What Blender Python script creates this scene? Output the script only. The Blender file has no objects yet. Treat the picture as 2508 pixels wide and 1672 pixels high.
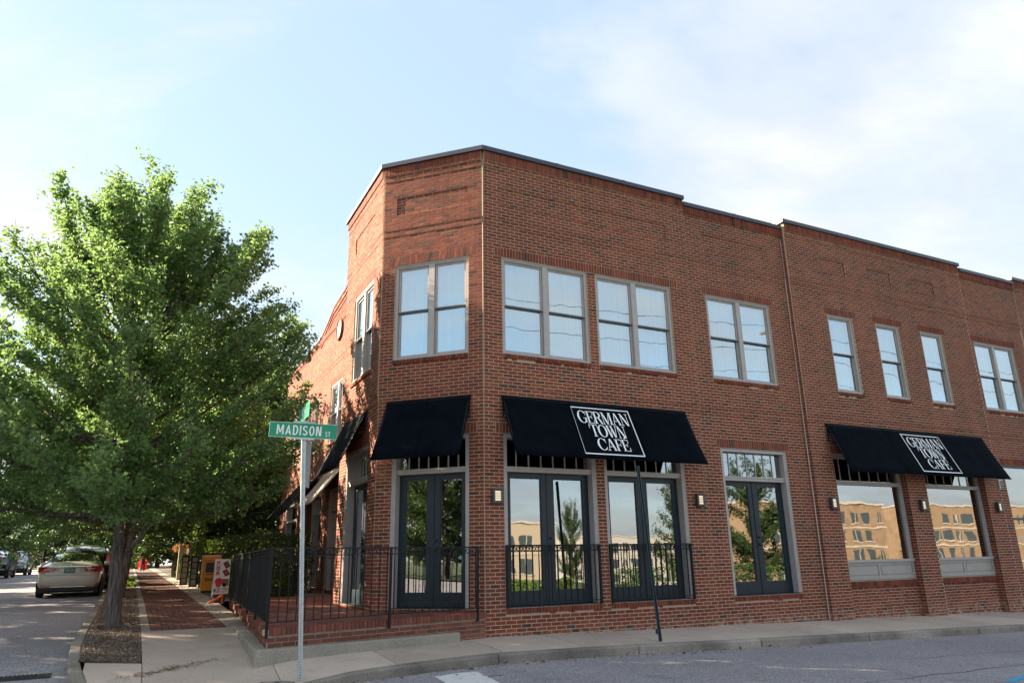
import bpy, bmesh, math, random
import numpy as np
from mathutils import Vector, Matrix

SC = bpy.context.scene
COL = SC.collection
R = math.radians
pi = math.pi

# ------------------------------------------------------------------ camera
CAM = Vector((-5.6196, -12.2783, 0.8490))
YAW, PIT, ROL = 0.470234, 0.289066, -0.018077
fw = Vector((math.sin(YAW) * math.cos(PIT), math.cos(YAW) * math.cos(PIT), math.sin(PIT)))
rt = Vector((math.cos(YAW), -math.sin(YAW), 0))
up = rt.cross(fw)
r2 = math.cos(ROL) * rt + math.sin(ROL) * up
u2 = -math.sin(ROL) * rt + math.cos(ROL) * up
cd = bpy.data.cameras.new('camera')
cd.sensor_width = 36.0
cd.lens = 25.58
cd.clip_start = 0.05
cd.clip_end = 4000
cam = bpy.data.objects.new('camera', cd)
COL.objects.link(cam)
M4 = Matrix(((r2.x, u2.x, -fw.x, CAM.x), (r2.y, u2.y, -fw.y, CAM.y), (r2.z, u2.z, -fw.z, CAM.z), (0, 0, 0, 1)))
cam.matrix_world = M4
SC.camera = cam

# ------------------------------------------------------------------ light
SUN_PHI, SUN_EL = R(38.5), R(25.0)          # sun stands to the left (-X), a little behind the facade (+Y)
sdir = Vector((-math.cos(SUN_PHI) * math.cos(SUN_EL), math.sin(SUN_PHI) * math.cos(SUN_EL), math.sin(SUN_EL)))
sl = bpy.data.lights.new('sun', 'SUN')
sl.energy = 5.0
sl.angle = R(0.55)
sl.color = (1.0, 0.83, 0.62)
so = bpy.data.objects.new('sun', sl)
COL.objects.link(so)
so.rotation_euler = (-sdir).to_track_quat('-Z', 'Y').to_euler()

SC.view_settings.view_transform = 'Standard'
SC.view_settings.look = 'None'
SC.view_settings.gamma = 1.0
SC.view_settings.exposure = 2.42
SC.cycles.use_denoising = True
SC.cycles.max_bounces = 10
SC.cycles.transparent_max_bounces = 24
SC.cycles.glossy_bounces = 5
SC.cycles.sample_clamp_indirect = 6.0
SC.cycles.caustics_reflective = False
SC.cycles.caustics_refractive = False

W = bpy.data.worlds.new('World')
SC.world = W
W.use_nodes = True
nt = W.node_tree
nt.nodes.clear()


def N(t, kind, **kw):
    n = t.nodes.new(kind)
    for k, v in kw.items():
        if k == 'ins':
            for a, b_ in v.items():
                n.inputs[a].default_value = b_
        else:
            setattr(n, k, v)
    return n


def ramp(t, stops, interp='LINEAR'):
    n = t.nodes.new('ShaderNodeValToRGB')
    n.color_ramp.interpolation = interp
    els = n.color_ramp.elements
    while len(els) < len(stops):
        els.new(0.5)
    for e, (p_, c) in zip(els, stops):
        e.position = p_
        e.color = (*c, 1) if len(c) == 3 else c
    return n


def mth(t, op, a, b=None, clamp=False):
    n = t.nodes.new('ShaderNodeMath')
    n.operation = op
    n.use_clamp = clamp
    for i, v in enumerate((a, b)):
        if v is None:
            continue
        if isinstance(v, (int, float)):
            n.inputs[i].default_value = v
        else:
            t.links.new(v, n.inputs[i])
    return n.outputs[0]


def mixc(t, fac, a, b, blend='MIX'):
    n = t.nodes.new('ShaderNodeMix')
    n.data_type = 'RGBA'
    n.blend_type = blend
    n.clamp_factor = True
    for sock, v in ((n.inputs['Factor'], fac), (n.inputs['A'], a), (n.inputs['B'], b)):
        if isinstance(v, (int, float)):
            sock.default_value = v
        elif isinstance(v, tuple):
            sock.default_value = (*v, 1) if len(v) == 3 else v
        else:
            t.links.new(v, sock)
    return n.outputs['Result']


# sky: physical sky + a broken layer of thin evening cloud, the same all round the dome
out = N(nt, 'ShaderNodeOutputWorld')
bg = N(nt, 'ShaderNodeBackground')
bg.inputs['Strength'].default_value = 0.10
sky = N(nt, 'ShaderNodeTexSky', sky_type='NISHITA')
sky.sun_disc = False
sky.sun_elevation = SUN_EL
sky.sun_rotation = math.atan2(sdir.x, sdir.y)
sky.air_density = 1.0
sky.dust_density = 0.6
sky.ozone_density = 1.5
tc = N(nt, 'ShaderNodeTexCoord')
sep = N(nt, 'ShaderNodeSeparateXYZ')
nt.links.new(tc.outputs['Generated'], sep.inputs[0])
zc = mth(nt, 'ADD', mth(nt, 'MAXIMUM', sep.outputs[2], 0.0), 0.22)
cx = mth(nt, 'DIVIDE', sep.outputs[0], zc)
cy = mth(nt, 'DIVIDE', sep.outputs[1], zc)
cmb = N(nt, 'ShaderNodeCombineXYZ')
nt.links.new(cx, cmb.inputs[0])
nt.links.new(cy, cmb.inputs[1])
mp = N(nt, 'ShaderNodeMapping')
mp.inputs['Rotation'].default_value = (0, 0, R(60))
mp.inputs['Scale'].default_value = (0.75, 1.25, 1)
mp.inputs['Location'].default_value = (27.0, -13.392, 0)
nt.links.new(cmb.outputs[0], mp.inputs[0])
n1 = N(nt, 'ShaderNodeTexNoise', ins={'Scale': 1.15, 'Detail': 9.0, 'Roughness': 0.55, 'Distortion': 0.35})
nt.links.new(mp.outputs[0], n1.inputs['Vector'])
cr = ramp(nt, [(0.41, (0, 0, 0)), (0.54, (0.5, 0.5, 0.5)), (0.68, (1, 1, 1))], 'EASE')
nt.links.new(n1.outputs['Fac'], cr.inputs[0])
n2 = N(nt, 'ShaderNodeTexNoise', ins={'Scale': 2.3, 'Detail': 6.0, 'Roughness': 0.6})
nt.links.new(mp.outputs[0], n2.inputs['Vector'])
cc = ramp(nt, [(0.36, (1.70, 1.70, 1.82)), (0.60, (2.16, 2.10, 2.06))])
nt.links.new(n2.outputs['Fac'], cc.inputs[0])
hz = mth(nt, 'POWER', mth(nt, 'SUBTRACT', 1.0, mth(nt, 'MAXIMUM', sep.outputs[2], 0.0)), 5.0)
veil = mixc(nt, 0.74, sky.outputs[0], (1.20, 1.48, 1.72))
skc = mixc(nt, mth(nt, 'MULTIPLY', cr.outputs[0], 0.92), veil, cc.outputs[0])
nt.links.new(skc, bg.inputs['Color'])
nt.links.new(bg.outputs[0], out.inputs[0])

# ------------------------------------------------------------------ materials
MATS = {}


def newmat(name):
    m = bpy.data.materials.new(name)
    m.use_nodes = True
    t = m.node_tree
    b_ = t.nodes['Principled BSDF']
    MATS[name] = m
    return m, t, b_


def gen_noise(t, scale, detail=4, rough=0.55, coord='Object', dist=0.0):
    tc_ = N(t, 'ShaderNodeTexCoord')
    n_ = N(t, 'ShaderNodeTexNoise', ins={'Scale': scale, 'Detail': detail, 'Roughness': rough, 'Distortion': dist})
    t.links.new(tc_.outputs[coord], n_.inputs['Vector'])
    return n_.outputs['Fac']


def pos_noise(t, scale, detail=4, rough=0.55, dist=0.0):
    g_ = N(t, 'ShaderNodeNewGeometry')
    n_ = N(t, 'ShaderNodeTexNoise', ins={'Scale': scale, 'Detail': detail, 'Roughness': rough, 'Distortion': dist})
    t.links.new(g_.outputs['Position'], n_.inputs['Vector'])
    return n_.outputs['Fac']


def bump(t, b_, h, strength=0.3, dist=0.01):
    bn = N(t, 'ShaderNodeBump', ins={'Strength': strength, 'Distance': dist})
    t.links.new(h, bn.inputs['Height'])
    t.links.new(bn.outputs[0], b_.inputs['Normal'])


def plain(name, col, rough=0.6, metal=0.0, var=0.12, nscale=8.0, bstr=0.0, bscale=60.0, coat=0.0, spec=0.5, emit=None):
    """a plain painted / cast surface with slight mottling and wear"""
    m, t, b_ = newmat(name)
    nz = gen_noise(t, nscale, 6)
    lo = tuple(max(0, c * (1 - var)) for c in col)
    hi = tuple(min(1, c * (1 + var)) for c in col)
    rp = ramp(t, [(0.3, lo), (0.7, hi)])
    t.links.new(nz, rp.inputs[0])
    t.links.new(rp.outputs[0], b_.inputs['Base Color'])
    b_.inputs['Roughness'].default_value = rough
    b_.inputs['Metallic'].default_value = metal
    b_.inputs['Coat Weight'].default_value = coat
    b_.inputs['Specular IOR Level'].default_value = spec
    if bstr:
        bump(t, b_, gen_noise(t, bscale, 5), bstr, 0.004)
    if emit:
        b_.inputs['Emission Color'].default_value = (*emit[0], 1)
        b_.inputs['Emission Strength'].default_value = emit[1]
    return m


def rnd_island(t):
    g_ = N(t, 'ShaderNodeNewGeometry')
    o_ = N(t, 'ShaderNodeObjectInfo')
    s_ = mth(t, 'ADD', g_.outputs['Random Per Island'], mth(t, 'MULTIPLY', o_.outputs['Random'], 7.31))
    return mth(t, 'FRACT', s_)


def brick_mat(name, stops, stain=0.25, rough=0.86, salt=0.0):
    m, t, b_ = newmat(name)
    rp = ramp(t, stops, 'CONSTANT')
    t.links.new(rnd_island(t), rp.inputs[0])
    nz = pos_noise(t, 95.0, 5, 0.65)
    mul = ramp(t, [(0.25, (0.74, 0.71, 0.70)), (0.72, (1.16, 1.15, 1.14))])
    t.links.new(nz, mul.inputs[0])
    c1 = mixc(t, 1.0, rp.outputs[0], mul.outputs[0], 'MULTIPLY')
    big = pos_noise(t, 0.55, 4)
    st = ramp(t, [(0.35, (0.82, 0.80, 0.80)), (0.7, (1.12, 1.10, 1.08))])
    t.links.new(big, st.inputs[0])
    c2 = mixc(t, stain * 3, c1, mixc(t, 1.0, c1, st.outputs[0], 'MULTIPLY'))
    # mortar smears and efflorescence
    sm = ramp(t, [(0.66, (0, 0, 0)), (0.78, (1, 1, 1))])
    t.links.new(pos_noise(t, 14.0, 6, 0.7, dist=0.4), sm.inputs[0])
    c3 = mixc(t, mth(t, 'MULTIPLY', sm.outputs[0], 0.22), c2, (0.42, 0.33, 0.26))
    # rain streaks down the face and pale salts near the ground
    gp_ = N(t, 'ShaderNodeNewGeometry')
    mp_ = N(t, 'ShaderNodeMapping')
    mp_.inputs['Scale'].default_value = (2.6, 2.6, 0.22)
    t.links.new(gp_.outputs['Position'], mp_.inputs[0])
    ns_ = N(t, 'ShaderNodeTexNoise', ins={'Scale': 1.0, 'Detail': 5.0, 'Roughness': 0.6})
    t.links.new(mp_.outputs[0], ns_.inputs['Vector'])
    sr_ = ramp(t, [(0.40, (0.80, 0.79, 0.79)), (0.60, (1.06, 1.05, 1.04))])
    t.links.new(ns_.outputs['Fac'], sr_.inputs[0])
    c4 = mixc(t, 0.8, c3, mixc(t, 1.0, c3, sr_.outputs[0], 'MULTIPLY'))
    sx_ = N(t, 'ShaderNodeSeparateXYZ')
    t.links.new(gp_.outputs['Position'], sx_.inputs[0])
    low = mth(t, 'MULTIPLY', mth(t, 'SUBTRACT', -0.34, sx_.outputs[2], True), 5.0, True)
    sl_ = ramp(t, [(0.48, (0, 0, 0)), (0.66, (1, 1, 1))])
    t.links.new(pos_noise(t, 9.0, 6, 0.7), sl_.inputs[0])
    c4 = mixc(t, mth(t, 'MULTIPLY', mth(t, 'MULTIPLY', sl_.outputs[0], low), salt), c4, (0.46, 0.40, 0.32))
    t.links.new(c4, b_.inputs['Base Color'])
    b_.inputs['Roughness'].default_value = rough
    b_.inputs['Specular IOR Level'].default_value = 0.3
    bump(t, b_, pos_noise(t, 70.0, 6, 0.7), 0.5, 0.004)
    return m


BR = [(0.0, (0.095, 0.046, 0.034)), (0.05, (0.160, 0.051, 0.032)), (0.14, (0.190, 0.052, 0.034)), (0.30, (0.222, 0.057, 0.034)),
      (0.45, (0.245, 0.066, 0.036)), (0.60, (0.208, 0.050, 0.032)), (0.74, (0.262, 0.077, 0.040)), (0.86, (0.230, 0.071, 0.040)), (0.96, (0.165, 0.058, 0.036))]
brick_mat('brick', BR, salt=0.7)
brick_mat('terrace_brick', [(0.0, (0.18, 0.066, 0.046)), (0.25, (0.22, 0.078, 0.052)), (0.5, (0.25, 0.090, 0.060)), (0.75, (0.20, 0.070, 0.048)), (0.9, (0.15, 0.062, 0.048))])
brick_mat('paver_brick', [(0.0, (0.15, 0.078, 0.060)), (0.3, (0.185, 0.090, 0.068)), (0.6, (0.215, 0.102, 0.076)), (0.85, (0.135, 0.080, 0.066))], 0.3)
plain('dark_mortar', (0.30, 0.235, 0.18), 0.95, var=0.2, nscale=20)

m, t, b_ = newmat('mortar')
nz = gen_noise(t, 22.0, 6, 0.6)
rp = ramp(t, [(0.3, (0.40, 0.295, 0.20)), (0.7, (0.56, 0.425, 0.30))])
t.links.new(nz, rp.inputs[0])
t.links.new(rp.outputs[0], b_.inputs['Base Color'])
b_.inputs['Roughness'].default_value = 0.95
bump(t, b_, gen_noise(t, 160.0, 4), 0.5, 0.004)


def concrete(name, a, b2, dark, agg=True):
    m, t, b_ = newmat(name)
    big = pos_noise(t, 0.9, 6, 0.6)
    rp = ramp(t, [(0.3, a), (0.7, b2)])
    t.links.new(big, rp.inputs[0])
    sp = ramp(t, [(0.36, dark), (0.56, (1, 1, 1)), (0.72, (1.16, 1.15, 1.13))])
    t.links.new(pos_noise(t, 85.0, 3, 0.8), sp.inputs[0])
    c1 = mixc(t, 1.0, rp.outputs[0], sp.outputs[0], 'MULTIPLY')
    stn = ramp(t, [(0.56, (0, 0, 0)), (0.74, (1, 1, 1))])
    t.links.new(pos_noise(t, 2.6, 8, 0.68, dist=0.6), stn.inputs[0])
    c2 = mixc(t, mth(t, 'MULTIPLY', stn.outputs[0], 0.45), c1, tuple(x * 0.52 for x in a))
    oi = N(t, 'ShaderNodeObjectInfo')
    orr = ramp(t, [(0.0, (0.86, 0.85, 0.83)), (1.0, (1.10, 1.09, 1.08))])
    t.links.new(oi.outputs['Random'], orr.inputs[0])
    c2 = mixc(t, 1.0, c2, orr.outputs[0], 'MULTIPLY')
    t.links.new(c2, b_.inputs['Base Color'])
    b_.inputs['Roughness'].default_value = 0.9
    bump(t, b_, gen_noise(t, 130.0, 5, 0.7), 0.45, 0.005)
    return m


concrete('concrete', (0.46, 0.375, 0.305), (0.58, 0.48, 0.395), (0.66, 0.64, 0.63))
concrete('concrete_old', (0.26, 0.235, 0.19), (0.42, 0.38, 0.32), (0.50, 0.48, 0.46))
concrete('kerb_concrete', (0.14, 0.124, 0.105), (0.46, 0.40, 0.335), (0.38, 0.38, 0.38))

m, t, b_ = newmat('asphalt')
big = gen_noise(t, 0.35, 5, 0.6)
rp = ramp(t, [(0.3, (0.235, 0.222, 0.228)), (0.7, (0.32, 0.302, 0.308))])
t.links.new(big, rp.inputs[0])
vor = N(t, 'ShaderNodeTexVoronoi', ins={'Scale': 78.0})
tco = N(t, 'ShaderNodeTexCoord')
t.links.new(tco.outputs['Object'], vor.inputs['Vector'])
vr = ramp(t, [(0.0, (0.28, 0.28, 0.30)), (0.5, (0.95, 0.95, 0.96)), (1.0, (1.9, 1.84, 1.84))])
t.links.new(vor.outputs['Color'], vr.inputs[0])
c1 = mixc(t, 1.0, rp.outputs[0], vr.outputs[0], 'MULTIPLY')
oil = ramp(t, [(0.58, (0, 0, 0)), (0.75, (1, 1, 1))])
t.links.new(gen_noise(t, 1.1, 7, 0.66, dist=0.8), oil.inputs[0])
c2 = mixc(t, mth(t, 'MULTIPLY', oil.outputs[0], 0.5), c1, (0.075, 0.072, 0.075))
t.links.new(c2, b_.inputs['Base Color'])
b_.inputs['Roughness'].default_value = 0.82
b_.inputs['Specular IOR Level'].default_value = 0.35
bump(t, b_, vor.outputs['Distance'], 0.6, 0.008)

plain('asphalt_dark', (0.125, 0.122, 0.130), 0.9, var=0.25, nscale=60, bstr=0.6, bscale=120)
plain('crack', (0.018, 0.018, 0.019), 0.95)
m, t, b_ = newmat('road_paint')
msk = ramp(t, [(0.56, (0, 0, 0)), (0.62, (1, 1, 1))])
t.links.new(gen_noise(t, 7.0, 8, 0.75), msk.inputs[0])
t.links.new(mixc(t, msk.outputs[0], (0.66, 0.65, 0.62), (0.10, 0.10, 0.105)), b_.inputs['Base Color'])
b_.inputs['Roughness'].default_value = 0.75
plain('blue_paint', (0.03, 0.32, 0.55), 0.7, var=0.3, nscale=30)
plain('yellow_paint', (0.42, 0.27, 0.06), 0.75, var=0.35, nscale=14)

m, t, b_ = newmat('mulch')
rp = ramp(t, [(0.0, (0.06, 0.043, 0.032)), (0.4, (0.145, 0.10, 0.072)), (0.65, (0.21, 0.155, 0.115)), (0.85, (0.31, 0.25, 0.20))])
vo = N(t, 'ShaderNodeTexVoronoi', ins={'Scale': 28.0})
t.links.new(N(t, 'ShaderNodeTexCoord').outputs['Object'], vo.inputs['Vector'])
t.links.new(vo.outputs['Color'], rp.inputs[0])
t.links.new(rp.outputs[0], b_.inputs['Base Color'])
b_.inputs['Roughness'].default_value = 0.95
bump(t, b_, vo.outputs['Distance'], 1.0, 0.03)

m, t, b_ = newmat('grass_ground')
rp = ramp(t, [(0.3, (0.030, 0.050, 0.016)), (0.6, (0.055, 0.085, 0.024)), (0.8, (0.09, 0.085, 0.045))])
t.links.new(gen_noise(t, 2.2, 8, 0.7), rp.inputs[0])
t.links.new(rp.outputs[0], b_.inputs['Base Color'])
b_.inputs['Roughness'].default_value = 0.95
bump(t, b_, gen_noise(t, 40, 6, 0.7), 1.0, 0.05)

plain('taupe_paint', (0.40, 0.362, 0.345), 0.5, var=0.07)
plain('panel_taupe', (0.36, 0.33, 0.30), 0.5, var=0.06)
plain('navy_paint', (0.009, 0.019, 0.029), 0.4, var=0.15, spec=0.4)
plain('sash_dark', (0.030, 0.034, 0.038), 0.45)
plain('teal_edge', (0.02, 0.12, 0.14), 0.4)
plain('coping_metal', (0.050, 0.058, 0.075), 0.42, metal=0.25, var=0.12, nscale=2.0)
plain('iron', (0.006, 0.007, 0.009), 0.5, var=0.2, spec=0.25)
plain('sealant', (0.60, 0.53, 0.46), 0.8, var=0.1)
plain('tan_sealant', (0.36, 0.28, 0.20), 0.85, var=0.12)
plain('galvanized', (0.46, 0.50, 0.51), 0.42, metal=0.55, var=0.14, nscale=18)
plain('hole_dark', (0.02, 0.02, 0.022), 0.8)
plain('dark_steel', (0.028, 0.055, 0.068), 0.5, metal=0.4, var=0.35, nscale=12)
plain('sign_green', (0.004, 0.27, 0.135), 0.42, var=0.05)
plain('sign_white', (0.78, 0.80, 0.78), 0.5, var=0.03)
plain('sign_back', (0.50, 0.50, 0.48), 0.45, metal=0.4)
plain('awning_text', (0.86, 0.87, 0.88), 0.8, var=0.03)
m, t, b_ = newmat('awning_canvas')
rp = ramp(t, [(0.3, (0.0010, 0.0024, 0.0048)), (0.7, (0.0034, 0.0058, 0.0098))])
t.links.new(gen_noise(t, 3.0, 6, 0.6), rp.inputs[0])
t.links.new(rp.outputs[0], b_.inputs['Base Color'])
b_.inputs['Roughness'].default_value = 0.85
b_.inputs['Specular IOR Level'].default_value = 0.05
bump(t, b_, gen_noise(t, 2.4, 4), 0.5, 0.06)
plain('cream_canvas', (0.40, 0.33, 0.25), 0.85, var=0.2, nscale=3.5)
plain('lamp_glass', (0.75, 0.68, 0.48), 0.5, emit=((1.0, 0.80, 0.48), 0.18))
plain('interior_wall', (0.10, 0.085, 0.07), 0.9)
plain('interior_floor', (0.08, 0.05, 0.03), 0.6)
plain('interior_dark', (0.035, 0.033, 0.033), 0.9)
plain('blind_white', (0.74, 0.78, 0.78), 0.85, var=0.08, nscale=1.2, bstr=0.5, bscale=1.6)
plain('blind_cyan', (0.50, 0.68, 0.72), 0.85, var=0.15, nscale=1.5, bstr=0.5, bscale=1.6)
plain('blind_grey', (0.60, 0.66, 0.67), 0.85, var=0.12, nscale=1.0, bstr=0.6, bscale=2.0)
plain('blind_cream', (0.50, 0.45, 0.37), 0.85, var=0.15, nscale=2)
plain('roof_gravel', (0.25, 0.24, 0.22), 0.95)
plain('metal_vent', (0.5, 0.5, 0.48), 0.5)


def glass_mat(name, base=0.30, tint=(0.62, 0.74, 0.74), gloss=(0.95, 0.98, 1.0), wob=0.04, wscale=1.1):
    """coated window glass: partly mirrors the street, partly lets one look in"""
    m = bpy.data.materials.new(name)
    m.use_nodes = True
    MATS[name] = m
    t = m.node_tree
    t.nodes.clear()
    o = N(t, 'ShaderNodeOutputMaterial')
    mx = N(t, 'ShaderNodeMixShader')
    tr = N(t, 'ShaderNodeBsdfTransparent')
    tr.inputs['Color'].default_value = (*tint, 1)
    gl = N(t, 'ShaderNodeBsdfGlossy')
    gl.inputs['Color'].default_value = (*gloss, 1)
    gl.inputs['Roughness'].default_value = 0.012
    bn = N(t, 'ShaderNodeBump', ins={'Strength': wob, 'Distance': 0.05})
    t.links.new(gen_noise(t, wscale, 2, 0.5), bn.inputs['Height'])
    t.links.new(bn.outputs[0], gl.inputs['Normal'])
    fr = N(t, 'ShaderNodeFresnel', ins={'IOR': 1.5})
    f = mth(t, 'ADD', mth(t, 'MULTIPLY', fr.outputs[0], 0.75), base, True)
    t.links.new(f, mx.inputs[0])
    t.links.new(tr.outputs[0], mx.inputs[1])
    t.links.new(gl.outputs[0], mx.inputs[2])
    t.links.new(mx.outputs[0], o.inputs[0])
    return m


glass_mat('glass_upper', 0.45, (0.66, 0.84, 0.86), (0.86, 0.97, 1.0), 0.06)
glass_mat('glass_door', 0.31, (0.45, 0.52, 0.54), (0.95, 0.97, 1.0), 0.04, 1.1)
glass_mat('glass_dim', 0.10, (0.55, 0.62, 0.64))
glass_mat('glass_car', 0.22, (0.10, 0.13, 0.14))


def leaf_mat(name, stops, trans, tfac=0.4, rough=0.5):
    m = bpy.data.materials.new(name)
    m.use_nodes = True
    MATS[name] = m
    t = m.node_tree
    b_ = t.nodes['Principled BSDF']
    o = t.nodes['Material Output']
    rp = ramp(t, stops)
    t.links.new(rnd_island(t), rp.inputs[0])
    t.links.new(rp.outputs[0], b_.inputs['Base Color'])
    b_.inputs['Roughness'].default_value = rough
    b_.inputs['Specular IOR Level'].default_value = 0.35
    tl = N(t, 'ShaderNodeBsdfTranslucent')
    t.links.new(mixc(t, 0.65, rp.outputs[0], trans), tl.inputs['Color'])
    mx = N(t, 'ShaderNodeMixShader')
    mx.inputs[0].default_value = tfac
    t.links.new(b_.outputs[0], mx.inputs[1])
    t.links.new(tl.outputs[0], mx.inputs[2])
    t.links.new(mx.outputs[0], o.inputs[0])
    return m


leaf_mat('ginkgo_leaf', [(0.0, (0.075, 0.140, 0.050)), (0.5, (0.115, 0.195, 0.066)), (0.85, (0.160, 0.245, 0.082)), (1.0, (0.20, 0.27, 0.11))], (0.33, 0.52, 0.15), 0.47)
leaf_mat('street_leaf', [(0.0, (0.022, 0.052, 0.012)), (0.6, (0.040, 0.085, 0.018)), (1.0, (0.070, 0.120, 0.022))], (0.20, 0.34, 0.03), 0.35)
leaf_mat('wood_leaf', [(0.0, (0.016, 0.034, 0.010)), (0.6, (0.030, 0.058, 0.014)), (1.0, (0.052, 0.085, 0.020))], (0.13, 0.24, 0.03), 0.28)
leaf_mat('hedge_leaf', [(0.0, (0.012, 0.028, 0.008)), (0.7, (0.024, 0.052, 0.012)), (1.0, (0.060, 0.10, 0.02))], (0.20, 0.32, 0.03), 0.3)
leaf_mat('ivy_leaf', [(0.0, (0.05, 0.10, 0.018)), (0.6, (0.09, 0.16, 0.022)), (1.0, (0.15, 0.22, 0.035))], (0.32, 0.45, 0.05), 0.35)
leaf_mat('orange_leaf', [(0.0, (0.20, 0.08, 0.02)), (0.6, (0.32, 0.12, 0.02)), (1.0, (0.40, 0.19, 0.03))], (0.5, 0.2, 0.03), 0.35)
leaf_mat('dry_leaf', [(0.0, (0.08, 0.052, 0.036)), (0.7, (0.14, 0.095, 0.068)), (1.0, (0.23, 0.16, 0.11))], (0.3, 0.14, 0.04), 0.15)
leaf_mat('spill', [(0.0, (0.22, 0.14, 0.08)), (1.0, (0.36, 0.25, 0.15))], (0.3, 0.2, 0.1), 0.1)
leaf_mat('red_flower', [(0.0, (0.45, 0.03, 0.02)), (1.0, (0.6, 0.06, 0.03))], (0.6, 0.05, 0.03), 0.3)

m, t, b_ = newmat('bark')
wv = N(t, 'ShaderNodeTexNoise', ins={'Scale': 9.0, 'Detail': 8.0, 'Roughness': 0.7})
mpn = N(t, 'ShaderNodeMapping')
mpn.inputs['Scale'].default_value = (3.6, 3.6, 0.34)
t.links.new(N(t, 'ShaderNodeTexCoord').outputs['Object'], mpn.inputs[0])
t.links.new(mpn.outputs[0], wv.inputs['Vector'])
rp = ramp(t, [(0.36, (0.035, 0.027, 0.023)), (0.50, (0.135, 0.105, 0.092)), (0.64, (0.30, 0.25, 0.225))])
t.links.new(wv.outputs['Fac'], rp.inputs[0])
t.links.new(rp.outputs[0], b_.inputs['Base Color'])
b_.inputs['Roughness'].default_value = 0.95
bump(t, b_, wv.outputs['Fac'], 1.0, 0.06)
plain('dark_bark', (0.035, 0.028, 0.022), 0.95, var=0.4, nscale=12, bstr=0.6, bscale=30)
plain('fence_wood', (0.10, 0.075, 0.055), 0.9, var=0.35, nscale=6, bstr=0.4, bscale=40)
plain('pale_wood', (0.42, 0.38, 0.30), 0.85, var=0.2)
plain('black_paint', (0.012, 0.012, 0.013), 0.5)
plain('box_yellow', (0.62, 0.24, 0.01), 0.42, var=0.08, nscale=5)
plain('poster_white', (0.66, 0.66, 0.66), 0.55, var=0.04)
plain('poster_red', (0.45, 0.02, 0.03), 0.55)
plain('poster_dark', (0.03, 0.03, 0.035), 0.6)
plain('poster_brown', (0.16, 0.10, 0.07), 0.6)
plain('poster_magenta', (0.40, 0.02, 0.10), 0.6)
plain('orange_plastic', (0.75, 0.12, 0.02), 0.5)
plain('car_champagne', (0.60, 0.53, 0.45), 0.32, metal=0.1, var=0.03, coat=0.8)
plain('car_black', (0.007, 0.008, 0.009), 0.45, var=0.05, coat=0.05, spec=0.25)
plain('car_navy', (0.006, 0.009, 0.017), 0.45, var=0.05, coat=0.05, spec=0.25)
plain('car_silver', (0.30, 0.31, 0.32), 0.3, metal=0.6, var=0.03, coat=0.8)
plain('car_white', (0.6, 0.61, 0.62), 0.3, var=0.03, coat=0.8)
plain('tyre', (0.014, 0.014, 0.015), 0.85, var=0.2)
plain('rim', (0.40, 0.40, 0.41), 0.3, metal=0.9, var=0.05)
plain('chrome', (0.75, 0.75, 0.76), 0.12, metal=1.0, var=0.02)
plain('tail_red', (0.42, 0.008, 0.010), 0.18, coat=1.0)
plain('tail_clear', (0.55, 0.45, 0.44), 0.15, coat=1.0)
plain('headlight', (0.62, 0.64, 0.66), 0.12, coat=1.0, metal=0.3)
plain('trim_black', (0.014, 0.014, 0.015), 0.6)
plain('plate_green', (0.06, 0.22, 0.17), 0.5, var=0.25, nscale=40)
plain('plate_white', (0.62, 0.64, 0.62), 0.5)
plain('tan_brick_wall', (0.25, 0.170, 0.105), 0.9, var=0.18, nscale=1.2)
plain('beige_wall', (0.38, 0.315, 0.235), 0.9, var=0.06)
plain('white_wall', (0.40, 0.38, 0.35), 0.9, var=0.06)
plain('far_window', (0.05, 0.065, 0.07), 0.15, var=0.2)
plain('far_trim', (0.45, 0.40, 0.33), 0.8)
plain('wire_black', (0.01, 0.01, 0.01), 0.6)
plain('pole_wood', (0.12, 0.09, 0.07), 0.9, var=0.3)
plain('drain_iron', (0.05, 0.048, 0.045), 0.7, metal=0.4, var=0.3)
plain('chair_dark', (0.02, 0.017, 0.015), 0.5)
plain('table_cloth', (0.55, 0.55, 0.53), 0.8)
plain('cloth_teal', (0.05, 0.16, 0.19), 0.7)
plain('person_dark', (0.02, 0.02, 0.025), 0.8)

# ------------------------------------------------------------------ mesh helpers
OFF = {}


def tag(o, label=None, cat=None, group=None, kind=None):
    if label:
        o['label'] = label
    if cat:
        o['category'] = cat
    if group:
        o['group'] = group
    if kind:
        o['kind'] = kind
    return o


def thing(name, label, cat, loc=(0, 0, 0), group=None, rotz=0.0, local=False):
    o = bpy.data.objects.new(name, None)
    o.empty_display_size = 0.2
    COL.objects.link(o)
    o.location = loc
    o.rotation_euler = (0, 0, rotz)
    OFF[o] = Vector((0, 0, 0)) if local else Vector(loc)
    return tag(o, label, cat, group)


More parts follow.
